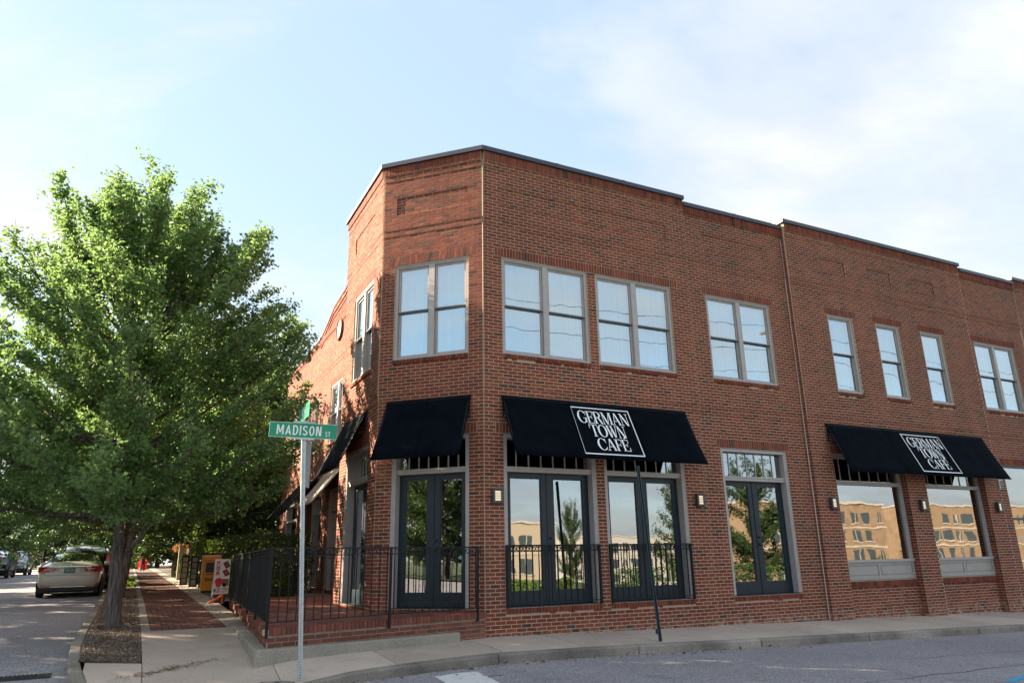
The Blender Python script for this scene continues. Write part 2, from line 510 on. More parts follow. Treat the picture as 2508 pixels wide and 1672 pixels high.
class MB:
    def __init__(s):
        s.v = []
        s.f = []

    def add(s, vs, fs):
        n = len(s.v)
        s.v += [tuple(a) for a in vs]
        s.f += [tuple(i + n for i in q) for q in fs]

    def box(s, x0, x1, y0, y1, z0, z1):
        s.add([(x0, y0, z0), (x1, y0, z0), (x1, y1, z0), (x0, y1, z0), (x0, y0, z1), (x1, y0, z1), (x1, y1, z1), (x0, y1, z1)],
              [(0, 3, 2, 1), (4, 5, 6, 7), (0, 1, 5, 4), (1, 2, 6, 5), (2, 3, 7, 6), (3, 0, 4, 7)])
        return s

    def fbox(s, F, u0, u1, d0, d1, z0, z1):
        s.add([F.p(u, d, z) for z in (z0, z1) for u, d in ((u0, d0), (u1, d0), (u1, d1), (u0, d1))],
              [(0, 3, 2, 1), (4, 5, 6, 7), (0, 1, 5, 4), (1, 2, 6, 5), (2, 3, 7, 6), (3, 0, 4, 7)])
        return s

    def quad(s, a, b, c, d):
        s.add([a, b, c, d], [(0, 1, 2, 3)])
        return s

    def bar(s, a, b, r, r1=None, n=8, caps=True):
        a, b = Vector(a), Vector(b)
        r1 = r if r1 is None else r1
        d = (b - a).normalized()
        x = d.orthogonal().normalized()
        y = d.cross(x)
        vs = []
        for c, rr in ((a, r), (b, r1)):
            for i in range(n):
                t_ = 2 * pi * i / n
                vs.append(c + (x * math.cos(t_) + y * math.sin(t_)) * rr)
        fs = [(i, (i + 1) % n, n + (i + 1) % n, n + i) for i in range(n)]
        if caps:
            fs += [tuple(range(n - 1, -1, -1)), tuple(range(n, 2 * n))]
        s.add(vs, fs)
        return s

    def sqbar(s, a, b, w, h=None):
        """square-section bar"""
        a, b = Vector(a), Vector(b)
        h = w if h is None else h
        d = (b - a).normalized()
        ref = Vector((0, 0, 1)) if abs(d.z) < 0.95 else Vector((0, 1, 0))
        x = d.cross(ref).normalized() * w / 2
        y = d.cross(x.normalized()) * h / 2
        vs = [c + sx * x + sy * y for c in (a, b) for sx, sy in ((-1, -1), (1, -1), (1, 1), (-1, 1))]
        s.add(vs, [(3, 2, 1, 0), (4, 5, 6, 7), (0, 1, 5, 4), (1, 2, 6, 5), (2, 3, 7, 6), (3, 0, 4, 7)])
        return s

    def tube(s, pts, rad, n=8, caps=True):
        pts = [Vector(p_) for p_ in pts]
        k = len(pts)
        rad = [rad] * k if isinstance(rad, (int, float)) else rad
        base = len(s.v)
        x = None
        for i, p_ in enumerate(pts):
            d = (pts[min(i + 1, k - 1)] - pts[max(i - 1, 0)]).normalized()
            x = (d.orthogonal() if x is None else (x - d * x.dot(d))).normalized()
            y = d.cross(x)
            for j in range(n):
                t_ = 2 * pi * j / n
                s.v.append(tuple(p_ + (x * math.cos(t_) + y * math.sin(t_)) * rad[i]))
        for i in range(k - 1):
            for j in range(n):
                s.f.append((base + i * n + j, base + i * n + (j + 1) % n, base + (i + 1) * n + (j + 1) % n, base + (i + 1) * n + j))
        if caps:
            s.f.append(tuple(base + j for j in range(n - 1, -1, -1)))
            s.f.append(tuple(base + (k - 1) * n + j for j in range(n)))
        return s

    def lathe(s, c, axis, prof, n=16):
        """prof: list of (radius, offset along axis)"""
        c, axis = Vector(c), Vector(axis).normalized()
        x = axis.orthogonal().normalized()
        y = axis.cross(x)
        base = len(s.v)
        for r, h in prof:
            for j in range(n):
                t_ = 2 * pi * j / n
                s.v.append(tuple(c + axis * h + (x * math.cos(t_) + y * math.sin(t_)) * r))
        for i in range(len(prof) - 1):
            for j in range(n):
                s.f.append((base + i * n + j, base + i * n + (j + 1) % n, base + (i + 1) * n + (j + 1) % n, base + (i + 1) * n + j))
        s.f.append(tuple(base + j for j in range(n - 1, -1, -1)))
        s.f.append(tuple(base + (len(prof) - 1) * n + j for j in range(n)))
        return s

    def mesh(s, name, mat, off=None, smooth=False):
        me = bpy.data.meshes.new(name)
        v = s.v if off is None else [(a - off.x, b_ - off.y, c - off.z) for a, b_, c in s.v]
        me.from_pydata(v, [], s.f)
        me.materials.append(MATS[mat])
        if smooth:
            for p_ in me.polygons:
                p_.use_smooth = True
        me.update()
        return me

    def build(s, name, mat, parent=None, smooth=False, bev=0.0, kind=None, sub=0):
        off = OFF.get(parent) if parent else None
        o = bpy.data.objects.new(name, s.mesh(name, mat, off, smooth))
        COL.objects.link(o)
        if parent:
            o.parent = parent
            OFF[o] = off
        if bev:
            md = o.modifiers.new('bevel', 'BEVEL')
            md.width = bev
            md.segments = 2
            md.limit_method = 'ANGLE'
        if sub:
            md = o.modifiers.new('subdivision', 'SUBSURF')
            md.levels = md.render_levels = sub
        if kind:
            o['kind'] = kind
        return o


class Frame:
    """wall frame: u along the wall, d outward, z up"""

    def __init__(s, o, u, n):
        s.o, s.u, s.n = Vector(o), Vector(u).normalized(), Vector(n).normalized()

    def p(s, u, d, z):
        a = s.o + s.u * u + s.n * d
        return (a.x, a.y, a.z + z)


def npmesh(name, V, Fq, mat, parent=None, kind=None, smooth=False):
    """fast mesh of quads from numpy"""
    me = bpy.data.meshes.new(name)
    V = np.asarray(V, dtype=np.float32)
    Fq = np.asarray(Fq, dtype=np.int32)
    k = Fq.shape[1]
    me.vertices.add(len(V))
    me.vertices.foreach_set('co', V.ravel())
    me.loops.add(Fq.size)
    me.loops.foreach_set('vertex_index', Fq.ravel())
    me.polygons.add(len(Fq))
    me.polygons.foreach_set('loop_start', np.arange(0, Fq.size, k, dtype=np.int32))
    me.polygons.foreach_set('loop_total', np.full(len(Fq), k, dtype=np.int32))
    me.polygons.foreach_set('use_smooth', np.full(len(Fq), bool(smooth), dtype=bool))
    me.update(calc_edges=True)
    me.materials.append(MATS[mat])
    o = bpy.data.objects.new(name, me)
    COL.objects.link(o)
    if parent:
        o.parent = parent
        OFF[o] = OFF.get(parent)
    if kind:
        o['kind'] = kind
    return o


# ------------------------------------------------------------------ brickwork
B = 0.2032           # brick + joint
C = B / 3            # course
J = 0.0125           # joint
rng = random.Random(7)


def courses(u0, u1, z0, z1, holes, dfun, off=0.0, cuts=()):
    """running bond bricks over a wall, cut round the holes; returns (u0,u1,z0,z1,d)"""
    res = []
    k0, k1 = round(z0 / C), round(z1 / C)
    for k in range(k0, k1):
        za, zb = k * C + J / 2, (k + 1) * C - J / 2
        blk = sorted((h[0], h[1]) for h in holes if h[2] < zb - 0.012 and h[3] > za + 0.012)
        spans, cur = [], u0
        for a, b_ in blk:
            if a > cur:
                spans.append((cur, min(a, u1)))
            cur = max(cur, b_)
        if cur < u1:
            spans.append((cur, u1))
        for q in [p_ for c_ in cuts if c_[2] < zb and c_[3] > za for p_ in c_[:2]]:
            spans = [s_ for a, b_ in spans for s_ in (((a, q), (q, b_)) if a + .03 < q < b_ - .03 else ((a, b_),))]
        sh = off + (B / 2 if k % 2 else 0)
        for a, b_ in spans:
            i = math.floor((a - sh) / B)
            while sh + i * B < b_:
                x0, x1 = max(sh + i * B, a) + J / 2, min(sh + (i + 1) * B, b_) - J / 2
                i += 1
                if x1 - x0 < 0.022:
                    continue
                res.append((x0, x1, za, zb, dfun((x0 + x1) / 2, (za + zb) / 2)))
    return res


def soldiers(u0, u1, z0, z1, d, w=None):
    w = w or C
    n = max(1, round((u1 - u0) / w))
    w = (u1 - u0) / n
    return [(u0 + i * w + J / 2, u0 + (i + 1) * w - J / 2, z0 + J / 2, z1 - J / 2, d) for i in range(n)]


def brick_arrays(F, lst, back=0.035, jit=0.0008, seed=1):
    r_ = np.random.default_rng(seed)
    n = len(lst)
    A = np.array(lst)
    u0, u1, z0, z1, d = A.T
    J4 = r_.uniform(-jit, jit, (n, 4)) + r_.uniform(-jit, jit, (n, 1))
    e = r_.uniform(-0.0012, 0.0012, (n, 4))
    U = np.stack([u0 + e[:, 0], u1 + e[:, 1], u1 + e[:, 1], u0 + e[:, 0]], 1)
    Z = np.stack([z0 + e[:, 2], z0 + e[:, 3], z1 + e[:, 3], z1 + e[:, 2]], 1)
    o, u, nn = np.array(F.o), np.array(F.u), np.array(F.n)
    front = o + U[..., None] * u + (d[:, None] + J4)[..., None] * nn + Z[..., None] * np.array([0, 0, 1.0])
    bk = o + U[..., None] * u + (d - back)[:, None, None] * nn + Z[..., None] * np.array([0, 0, 1.0])
    V = np.concatenate([front, bk], 1)
    base = (np.arange(n) * 8)[:, None, None]
    q = np.array([[0, 1, 2, 3], [1, 0, 4, 5], [2, 1, 5, 6], [3, 2, 6, 7], [0, 3, 7, 4]])
    # orientation: make the front face look along +n
    if np.cross(u, [0, 0, 1.0]) @ nn < 0:
        q = q[:, ::-1]
    return V.reshape(-1, 3), (base + q[None]).reshape(-1, 4)


WALLS = []            # (Frame, bricklist)


def mortar_cells(mb, F, u0, u1, z0, z1, holes, dfun, back=-0.24, zb=(), ub=(), rec=0.0):
    us = sorted({u0, u1, *[q for q in ub if u0 < q < u1], *[h[0] for h in holes if u0 < h[0] < u1], *[h[1] for h in holes if u0 < h[1] < u1]})
    zs = sorted({z0, z1, *[h[2] for h in holes if z0 < h[2] < z1], *[h[3] for h in holes if z0 < h[3] < z1], *[z for z in zb if z0 < z < z1]})
    for a, b_ in zip(us, us[1:]):
        for e, f in zip(zs, zs[1:]):
            mu, mz = (a + b_) / 2, (e + f) / 2
            if any(h[0] < mu < h[1] and h[2] < mz < h[3] for h in holes):
                continue
            mb.fbox(F, a, b_, back, dfun(mu, mz) - (rec if rec else 0.0028), e, f)


ZB = [57 * C, 59 * C, 109 * C, 111 * C, 116 * C, 122 * C, 128 * C, 130 * C, 133 * C]


def profile(panels=()):
    """corbelled wall profile: each band steps out a little over the one below"""
    def f(u, z):
        d = 0.0
        for i, zz in enumerate((57 * C, 59 * C, 109 * C, 111 * C, 128 * C, 130 * C)):
            if z > zz:
                d += 0.011 if i < 4 else 0.014
        for a, b_, e, g_ in panels:
            if a < u < b_ and e < z < g_:
                d -= 0.022
        return d
    return f


BLD = thing('brick_building', 'two storey red brick corner cafe building with chamfered corner and dark metal coping', 'building', (0, 0, 0))
S2 = 1 / math.sqrt(2)
CW = 11 * B                      # chamfer width
CX = CW * S2
FR = Frame((0, 0, 0), (1, 0, 0), (0, -1, 0))
FR2 = Frame((0, 0.022, 0), (1, 0, 0), (0, -1, 0))
FR3 = Frame((0, -0.11, 0), (1, 0, 0), (0, -1, 0))
FR4 = Frame((0, -0.088, 0), (1, 0, 0), (0, -1, 0))
FI = Frame((0, 0.07, 0), (1, 0, 0), (0, -1, 0))
FC = Frame((0, 0, 0), (-1, 1, 0), (-1, -1, 0))
FL = Frame((-CX, CX, 0), (0, 1, 0), (-1, 0, 0))
LLEN = 4.52 - CX
FW = Frame((0, 4.52, 0), (0, 1, 0), (-1, 0, 0))
WLEN = 17.0

ZG = -16 * C                     # walls start below ground
ZT = 130 * C                     # underside of the top soldier course
ZTOP = 133 * C
LT0, LT1 = 46 * C, 49 * C        # ground floor lintels
UT0, UT1 = 99 * C, 102 * C       # upper lintels
SILL = 69 * C
mort = MB()
SILLS = []


def wall(F, u0, u1, top, doors=(), wins=(), lintels=(), panels=(), off=0.0, jit=0.0008, seed=1, dsills=True):
    """doors: (u0,u1,z0,z1) ground openings; wins: (u0,u1) upper windows; lintels: (u0,u1,z0)"""
    pr = profile(panels)
    ztop = top - 3 * C
    holes = list(doors) + [(a, b_, SILL, UT0) for a, b_ in wins]
    lint = [(a, b_, z, z + 3 * C) for a, b_, z in lintels]
    sil = [(a, b_, SILL - 1.34 * C, SILL) for a, b_ in wins]
    dsil = [(a, b_, z0 - 1.5 * C, z0) for a, b_, z0, z1 in doors if dsills and z0 > -0.3]
    bl = courses(u0, u1, ZG, ztop, holes + lint + [(a, b_, SILL - 2 * C, SILL) for a, b_ in wins] + [(a, b_, z1 - 2 * C, z1) for a, b_, z0, z1 in dsil], pr, off, panels)
    for a, b_, e, f in lint:
        bl += soldiers(a, b_, e, f, pr((a + b_) / 2, (e + f) / 2) + 0.004)
    for a, b_, e, f in sil:
        bl += soldiers(a, b_, e, f, pr((a + b_) / 2, e) + 0.032)
        bl += courses(a, b_, SILL - 2 * C, SILL - C, [], lambda u, z: pr(u, z) - 0.002, off)
    for a, b_, e, f in dsil:
        bl += soldiers(a, b_, e, f, 0.030)
        bl += courses(a, b_, -2 * C, -C, [], lambda u, z: -0.003, off)
    bl += soldiers(u0, u1, ztop, top, pr(0, top + 0.0) + 0.010)
    mortar_cells(mort, F, u0, u1, ZG, top, holes, pr, zb=ZB + [z for p_ in panels for z in p_[2:]] + [ztop], ub=[q for p_ in panels for q in p_[:2]], rec=jit * 3)
    WALLS.append((F, bl, jit, seed))
    for a, b_, e, f in panels:
        dq = pr((a + b_) / 2, (e + f) / 2)
        for u in (a + .0015, b_ - .0045):
            MB().fbox(F, u, u + .003, dq - .004, dq + .0205, e, f).build('panel_return', 'brick', BLD)


PZ = (116 * C, 122 * C)
wall(FR, 0.006, 5.235, ZTOP, doors=[(2 * B, 12 * B, 0, LT0), (13 * B, 23 * B, 0, LT0)], wins=[(2 * B, 12 * B), (13 * B, 23 * B)],
     lintels=[(1.2 * B, 24 * B, UT0), (1.2 * B, 24 * B, LT0)], panels=[(2 * B, 23 * B, *PZ)], seed=11)
wall(FR2, 5.235, 8.43, 131 * C, doors=[(28.3 * B, 38 * B, 0, LT0)], wins=[(28.2 * B, 38.1 * B)],
     lintels=[(27.7 * B, 38.9 * B, UT0), (27.9 * B, 38.6 * B, LT0)], panels=[(28.2 * B, 38.1 * B, *PZ)], seed=12)
W3 = [(9.63, 10.545), (11.45, 12.38), (13.30, 14.24)]
OP3 = [(9.13, 11.70), (12.42, 14.93)]
wall(FR3, 8.43, 15.57, ZTOP, doors=[(a, b_, ZG, LT0) for a, b_ in OP3], wins=W3,
     lintels=[(a - 0.11, b_ + 0.15, UT0) for a, b_ in W3] + [(a - 0.1, b_ + 0.1, LT0) for a, b_ in OP3], panels=[(a, b_, *PZ) for a, b_ in W3], seed=13)
wall(FR4, 15.57, 18.33, 131 * C, doors=[(15.93, 18.0, -0.2 * 0, LT0)], wins=[(15.73, 17.68)], lintels=[(15.62, 17.8, UT0), (15.85, 18.1, LT0)], seed=14)
W5 = [(19.6, 20.5), (21.4, 22.3), (23.2, 24.1)]
wall(FR3, 18.33, 25.5, ZTOP, doors=[(19.1, 21.6, 0.2, LT0), (22.4, 24.9, 0.2, LT0)], wins=W5, lintels=[(a - 0.11, b_ + 0.15, UT0) for a, b_ in W5] + [(19.0, 21.7, LT0), (22.3, 25.0, LT0)], seed=15)
wall(FC, 0.006, CW - 0.006, ZTOP, doors=[(1.5 * B, 9.3 * B, 0, LT0)], wins=[(1.5 * B, 9.5 * B)],
     lintels=[(0.7 * B, 10.3 * B, UT0), (0.7 * B, 10.3 * B, LT0)], panels=[(1.5 * B, 9.5 * B, *PZ)], jit=0.0015, seed=16)
wall(FL, 0.006, LLEN, ZTOP, doors=[(0.55, 2.35, 0, LT0)], wins=[(0.60, 2.14)], lintels=[(0.45, 2.3, UT0), (0.4, 2.5, LT0)], panels=[(0.60, 2.2, *PZ)], jit=0.0014, seed=17)
# rear wing set back along the side street; second floor windows, shop openings under awnings
WWIN = [(6.3, 8.25), (10.1, 11.0), (11.5, 12.4), (14.0, 15.5)]
WDOOR = [(0.6, 2.8, 0, LT0), (3.6, 6.0, 0.3, LT0), (6.6, 7.8, 0, LT0), (8.9, 10.4, 0, LT0), (11.4, 12.2, 0, LT0), (13.2, 15.6, 0.3, LT0)]
wall(FW, 0.0, WLEN, 132 * C, doors=WDOOR, wins=WWIN, lintels=[(a - 0.12, b_ + 0.12, UT0) for a, b_ in WWIN] + [(a - 0.1, b_ + 0.1, LT0) for a, b_, _, _ in WDOOR], jit=0.0014, seed=18)

# infill walls below the two shop windows (set back between the piers)
for a, b_ in OP3:
    bl = courses(a, b_, ZG, C, [], lambda u, z: 0.0) + soldiers(a, b_, C - 0.005, 3 * C - 0.01, 0.045)
    mortar_cells(mort, FI, a, b_, ZG, 3 * C, [], lambda u, z: 0.0, back=-0.10)
    WALLS.append((FI, bl, 0.0008, 21))
    # pier returns either side of the recess, bricks seen end on
    FRt = Frame((b_, -0.11, 0), (0, 1, 0), (-1, 0, 0))
    bl = courses(0.0, 0.19, ZG, LT0, [], lambda u, z: 0.007, off=0.085)
    WALLS.append((FRt, bl, 0.001, 22))
# return of the projecting bay beside the long white joint, and its twin further along
for xx in (8.43, 18.33):
    FRt = Frame((xx, -0.11, 0), (0, 1, 0), (-1, 0, 0))
    WALLS.append((FRt, courses(-0.004, 0.130, ZG, 131 * C, [], lambda u, z: 0.007, off=0.06), 0.001, 23))

mo = mort.build('mortar_wall', 'mortar', BLD)

# gather the bricks: the 300 that show largest become single objects, the rest one part
cand = []
for wi, (F, bl, jit, seed) in enumerate(WALLS):
    if wi > 6 or wi in (4,):
        continue
    for bi, (u0, u1, z0, z1, d) in enumerate(bl):
        if abs((u1 - u0) - (B - J)) < 1e-4 and abs((z1 - z0) - (C - J)) < 1e-4 and z0 > -0.42:
            c_ = Vector(F.p((u0 + u1) / 2, d, (z0 + z1) / 2))
            if F is FL:
                continue
            if F is FC and z0 < 0.0:
                continue
            cand.append(((c_ - CAM).length, wi, bi))
cand.sort()
single = {(wi, bi) for _, wi, bi in cand[:300]}
Vs, Fs, nb = [], [], 0
bm_ = MB()
bm_.add([(-(B - J) / 2, 0, -(C - J) / 2), ((B - J) / 2, 0, -(C - J) / 2), ((B - J) / 2, 0, (C - J) / 2), (-(B - J) / 2, 0, (C - J) / 2),
         (-(B - J) / 2, 0.035, -(C - J) / 2), ((B - J) / 2, 0.035, -(C - J) / 2), ((B - J) / 2, 0.035, (C - J) / 2), (-(B - J) / 2, 0.035, (C - J) / 2)],
        [(0, 1, 2, 3), (1, 0, 4, 5), (2, 1, 5, 6), (3, 2, 6, 7), (0, 3, 7, 4)])
brick_me = bm_.mesh('brick', 'brick')
for wi, (F, bl, jit, seed) in enumerate(WALLS):
    rest = [x for bi, x in enumerate(bl) if (wi, bi) not in single]
    V, Q = brick_arrays(F, rest, jit=jit, seed=seed)
    Vs.append(V)
    Fs.append(Q + nb)
    nb += len(V)
    for bi, (u0, u1, z0, z1, d) in enumerate(bl):
        if (wi, bi) in single:
            o = bpy.data.objects.new('brick', brick_me)
            COL.objects.link(o)
            o.parent = BLD
            o.location = F.p((u0 + u1) / 2, d + rng.uniform(-jit, jit), (z0 + z1) / 2)
            ang = math.atan2(F.u.y, F.u.x) if F is not FC else math.atan2(-F.u.y, -F.u.x)
            o.rotation_euler = (rng.uniform(-.006, .006), 0, ang + rng.uniform(-.008, .008))
npmesh('brickwork', np.concatenate(Vs), np.concatenate(Fs), 'brick', BLD, 'stuff')

# ------------------------------------------------------------------ copings, gable, roof, rear walls, floors
cop = MB()
cop.add([FR.p(u, d, z) for u, d, z in ((0, .15, ZTOP), (5.26, .15, ZTOP), (5.26, -.3, ZTOP), (.12, -.3, ZTOP), (0, .15, ZTOP + .095), (5.26, .15, ZTOP + .095), (5.26, -.3, ZTOP + .095), (.12, -.3, ZTOP + .095))],
        [(0, 3, 2, 1), (4, 5, 6, 7), (0, 1, 5, 4), (1, 2, 6, 5), (2, 3, 7, 6), (3, 0, 4, 7)])
e0 = 0.15
k1 = math.tan(pi / 8) * e0
cop = MB()


def strip(pts_out, pts_in, z0, z1):
    n = len(pts_out)
    vs = [(x, y, z0) for x, y in pts_out] + [(x, y, z0) for x, y in pts_in] + [(x, y, z1) for x, y in pts_out] + [(x, y, z1) for x, y in pts_in]
    fs = []
    for i in range(n - 1):
        fs += [(i, n + i, n + i + 1, i + 1), (2 * n + i, 2 * n + i + 1, 3 * n + i + 1, 3 * n + i), (i, i + 1, 2 * n + i + 1, 2 * n + i), (n + i + 1, n + i, 3 * n + i, 3 * n + i + 1)]
    fs += [(0, 2 * n, 3 * n, n), (n - 1, 2 * n - 1, 4 * n - 1, 3 * n - 1)]
    cop.add(vs, fs)


eo, ei = 0.125, -0.28
ko, ki = math.tan(pi / 8) * eo, math.tan(pi / 8) * ei
strip([(5.25, -eo), (-ko * 0 - eo * math.tan(pi / 8), -eo), (-CX - eo, CX - ko), (-CX - eo, 4.60)],
      [(5.25, -ei), (-ei * math.tan(pi / 8), -ei), (-CX - ei, CX - ki), (-CX - ei, 4.60)], ZTOP + .002, ZTOP + .097)
cop.build('coping', 'coping_metal', BLD)
for Fq_, a, b_, zc_ in ((FR2, 5.25, 8.44, 131 * C), (FR3, 8.36, 15.62, ZTOP), (FR4, 15.62, 18.34, 131 * C), (FR3, 18.27, 25.6, ZTOP), (FW, 10.2, WLEN + .05, 132 * C)):
    MB().fbox(Fq_, a, b_, -.28, .115, zc_ + .002, zc_ + .097).build('coping', 'coping_metal', BLD)
    k_ = int((b_ - a) / 2.9)
    for i in range(1, k_ + 1):
        u_ = a + (b_ - a) * i / (k_ + 1)
        MB().fbox(Fq_, u_ - .05, u_ + .05, -.282, .1185, zc_ - .004, zc_ + .1005).build('coping_seam', 'coping_metal', BLD)
for u_ in (1.75, 3.5):
    MB().fbox(FR, u_ - .05, u_ + .05, .0, .1285, ZTOP - .004, ZTOP + .1005).build('coping_seam', 'coping_metal', BLD)
# shaped gable on the rear wing
gb = MB()
gp = [(0.0, 132 * C), (0.0, 9.95), (2.2, 10.35), (5.2, 10.35), (6.6, 9.80), (8.3, 9.62), (9.2, 9.30), (10.2, 132 * C + 0.06), (10.2, 132 * C)]
n_ = len(gp)
gb.add([FW.p(u, 0.045, z) for u, z in gp] + [FW.p(u, -0.24, z) for u, z in gp], [tuple(range(n_))[::-1], tuple(range(n_, 2 * n_))] + [(i, (i + 1) % n_, n_ + (i + 1) % n_, n_ + i) for i in range(n_)])
gb.build('gable', 'mortar', BLD)


def gtop(u):
    for (a, z0), (b_, z1) in zip(gp[1:-1], gp[2:]):
        if a <= u <= b_:
            return z0 + (z1 - z0) * (u - a) / max(1e-6, b_ - a)
    return 132 * C


RWU, RWZ = 7.2, 8.52
gbl = []
for (u0, u1, z0, z1, d) in courses(0, 10.2, 132 * C, 10.4, [], lambda u, z: 0.055):
    if z1 < min(gtop(u0), gtop(u1)) + 0.01:
        gbl.append((u0, u1, z0, z1, d))
V, Q = brick_arrays(FW, gbl, jit=0.003, seed=31)
npmesh('gable_brickwork', V, Q, 'brick', BLD, 'stuff')
gc = MB()
for (a, z0), (b_, z1) in zip(gp[1:-1], gp[2:-1]):
    gc.add([FW.p(a, .075, z0), FW.p(b_, .075, z1), FW.p(b_, -.26, z1), FW.p(a, -.26, z0), FW.p(a, .075, z0 + .07), FW.p(b_, .075, z1 + .07), FW.p(b_, -.26, z1 + .07), FW.p(a, -.26, z0 + .07)],
           [(0, 3, 2, 1), (4, 5, 6, 7), (0, 1, 5, 4), (1, 2, 6, 5), (2, 3, 7, 6), (3, 0, 4, 7)])
    for dz, dd in ((-.22, .085), (-.40, .075)):
        gc.add([FW.p(a, dd, z0 + dz), FW.p(b_, dd, z1 + dz), FW.p(b_, .05, z1 + dz), FW.p(a, .05, z0 + dz), FW.p(a, dd, z0 + dz + .065), FW.p(b_, dd, z1 + dz + .065), FW.p(b_, .05, z1 + dz + .065), FW.p(a, .05, z0 + dz + .065)],
               [(0, 3, 2, 1), (4, 5, 6, 7), (0, 1, 5, 4), (1, 2, 6, 5), (2, 3, 7, 6), (3, 0, 4, 7)])
gc.build('gable_corbel', 'brick', BLD)
rw = MB()
cw = Vector(FW.p(RWU, 0.075, RWZ))
pts = [cw + FW.u * (0.36 * math.cos(a)) + Vector((0, 0, 0.36 * math.sin(a))) for a in np.linspace(0, 2 * pi, 29)]
rw.tube(pts, 0.055, 6, False)
rwo = rw.build('round_window', 'brick', BLD, True)
MB().lathe(cw + Vector((-.005, 0, 0)), (-1, 0, 0), [(0.31, 0), (0.31, 0.01)], 28).build('pane', 'blind_cream', rwo)
# black rain cap and downpipe where the rear wing steps
dp = MB()
dp.fbox(FW, 12.08, 12.30, 0.06, 0.20, 132 * C - .28, 132 * C - .004)
dp.build('rain_head', 'coping_metal', BLD)

core = MB()
core.add([(0.2, 0.24, 8.3), (25.4, 0.24, 8.3), (25.4, 21.4, 8.3), (0.24, 21.4, 8.3), (0.24, 4.4, 8.3), (-1.34, 4.4, 8.3), (-1.34, 1.7, 8.3)], [(0, 1, 2, 3, 4, 5, 6)])
core.build('roof', 'roof_gravel', BLD)
for q_ in ((25.25, 25.5, -0.1, 21.5, ZG, 8.9), (0.0, 25.25, 21.28, 21.52, ZG, 8.9), (-CX + 0.02, 0.22, 4.30, 4.515, ZG, ZTOP)):
    MB().box(*q_).build('rear_wall', 'brick', BLD)
# second-floor slab and interior partitions keep the rooms dark
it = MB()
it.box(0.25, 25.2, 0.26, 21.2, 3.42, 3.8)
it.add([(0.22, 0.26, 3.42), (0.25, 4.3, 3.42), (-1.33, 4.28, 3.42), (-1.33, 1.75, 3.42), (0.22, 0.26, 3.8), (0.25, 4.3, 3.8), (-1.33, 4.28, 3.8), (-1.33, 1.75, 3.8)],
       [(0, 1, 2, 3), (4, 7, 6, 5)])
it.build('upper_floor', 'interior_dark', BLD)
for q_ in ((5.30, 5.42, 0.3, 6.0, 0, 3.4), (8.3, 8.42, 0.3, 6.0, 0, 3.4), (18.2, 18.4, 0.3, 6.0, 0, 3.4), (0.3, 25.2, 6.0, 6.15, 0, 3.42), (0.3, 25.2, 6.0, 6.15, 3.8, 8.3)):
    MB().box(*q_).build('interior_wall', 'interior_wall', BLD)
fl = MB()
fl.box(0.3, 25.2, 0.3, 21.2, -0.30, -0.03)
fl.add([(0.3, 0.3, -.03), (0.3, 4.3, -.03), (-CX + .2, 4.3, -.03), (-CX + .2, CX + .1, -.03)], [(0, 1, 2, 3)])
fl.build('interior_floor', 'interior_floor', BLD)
sj = MB()
sj.tube([(8.425, -0.005, -0.62), (8.421, -0.005, 2), (8.428, -0.005, 4.5), (8.424, -0.012, 7), (8.427, -0.02, 8.6)], 0.013, 6)
sj.build('white_joint_cable', 'sealant', BLD)
sj = MB()
sj.tube([(18.322, -0.095, -0.7), (18.32, -0.095, 4), (18.325, -0.105, 8.6)], 0.013, 6)
sj.build('white_joint_cable', 'sealant', BLD)
cj = MB()
for q_ in ((-0.002, -0.004, ZG, 57 * C), (-0.010, -0.024, 59 * C, 109 * C), (-0.018, -0.046, 111 * C, 130 * C)):
    MB().sqbar((q_[0], q_[1], q_[2]), (q_[0], q_[1], q_[3]), 0.012).build('corner_joint', 'tan_sealant', BLD)


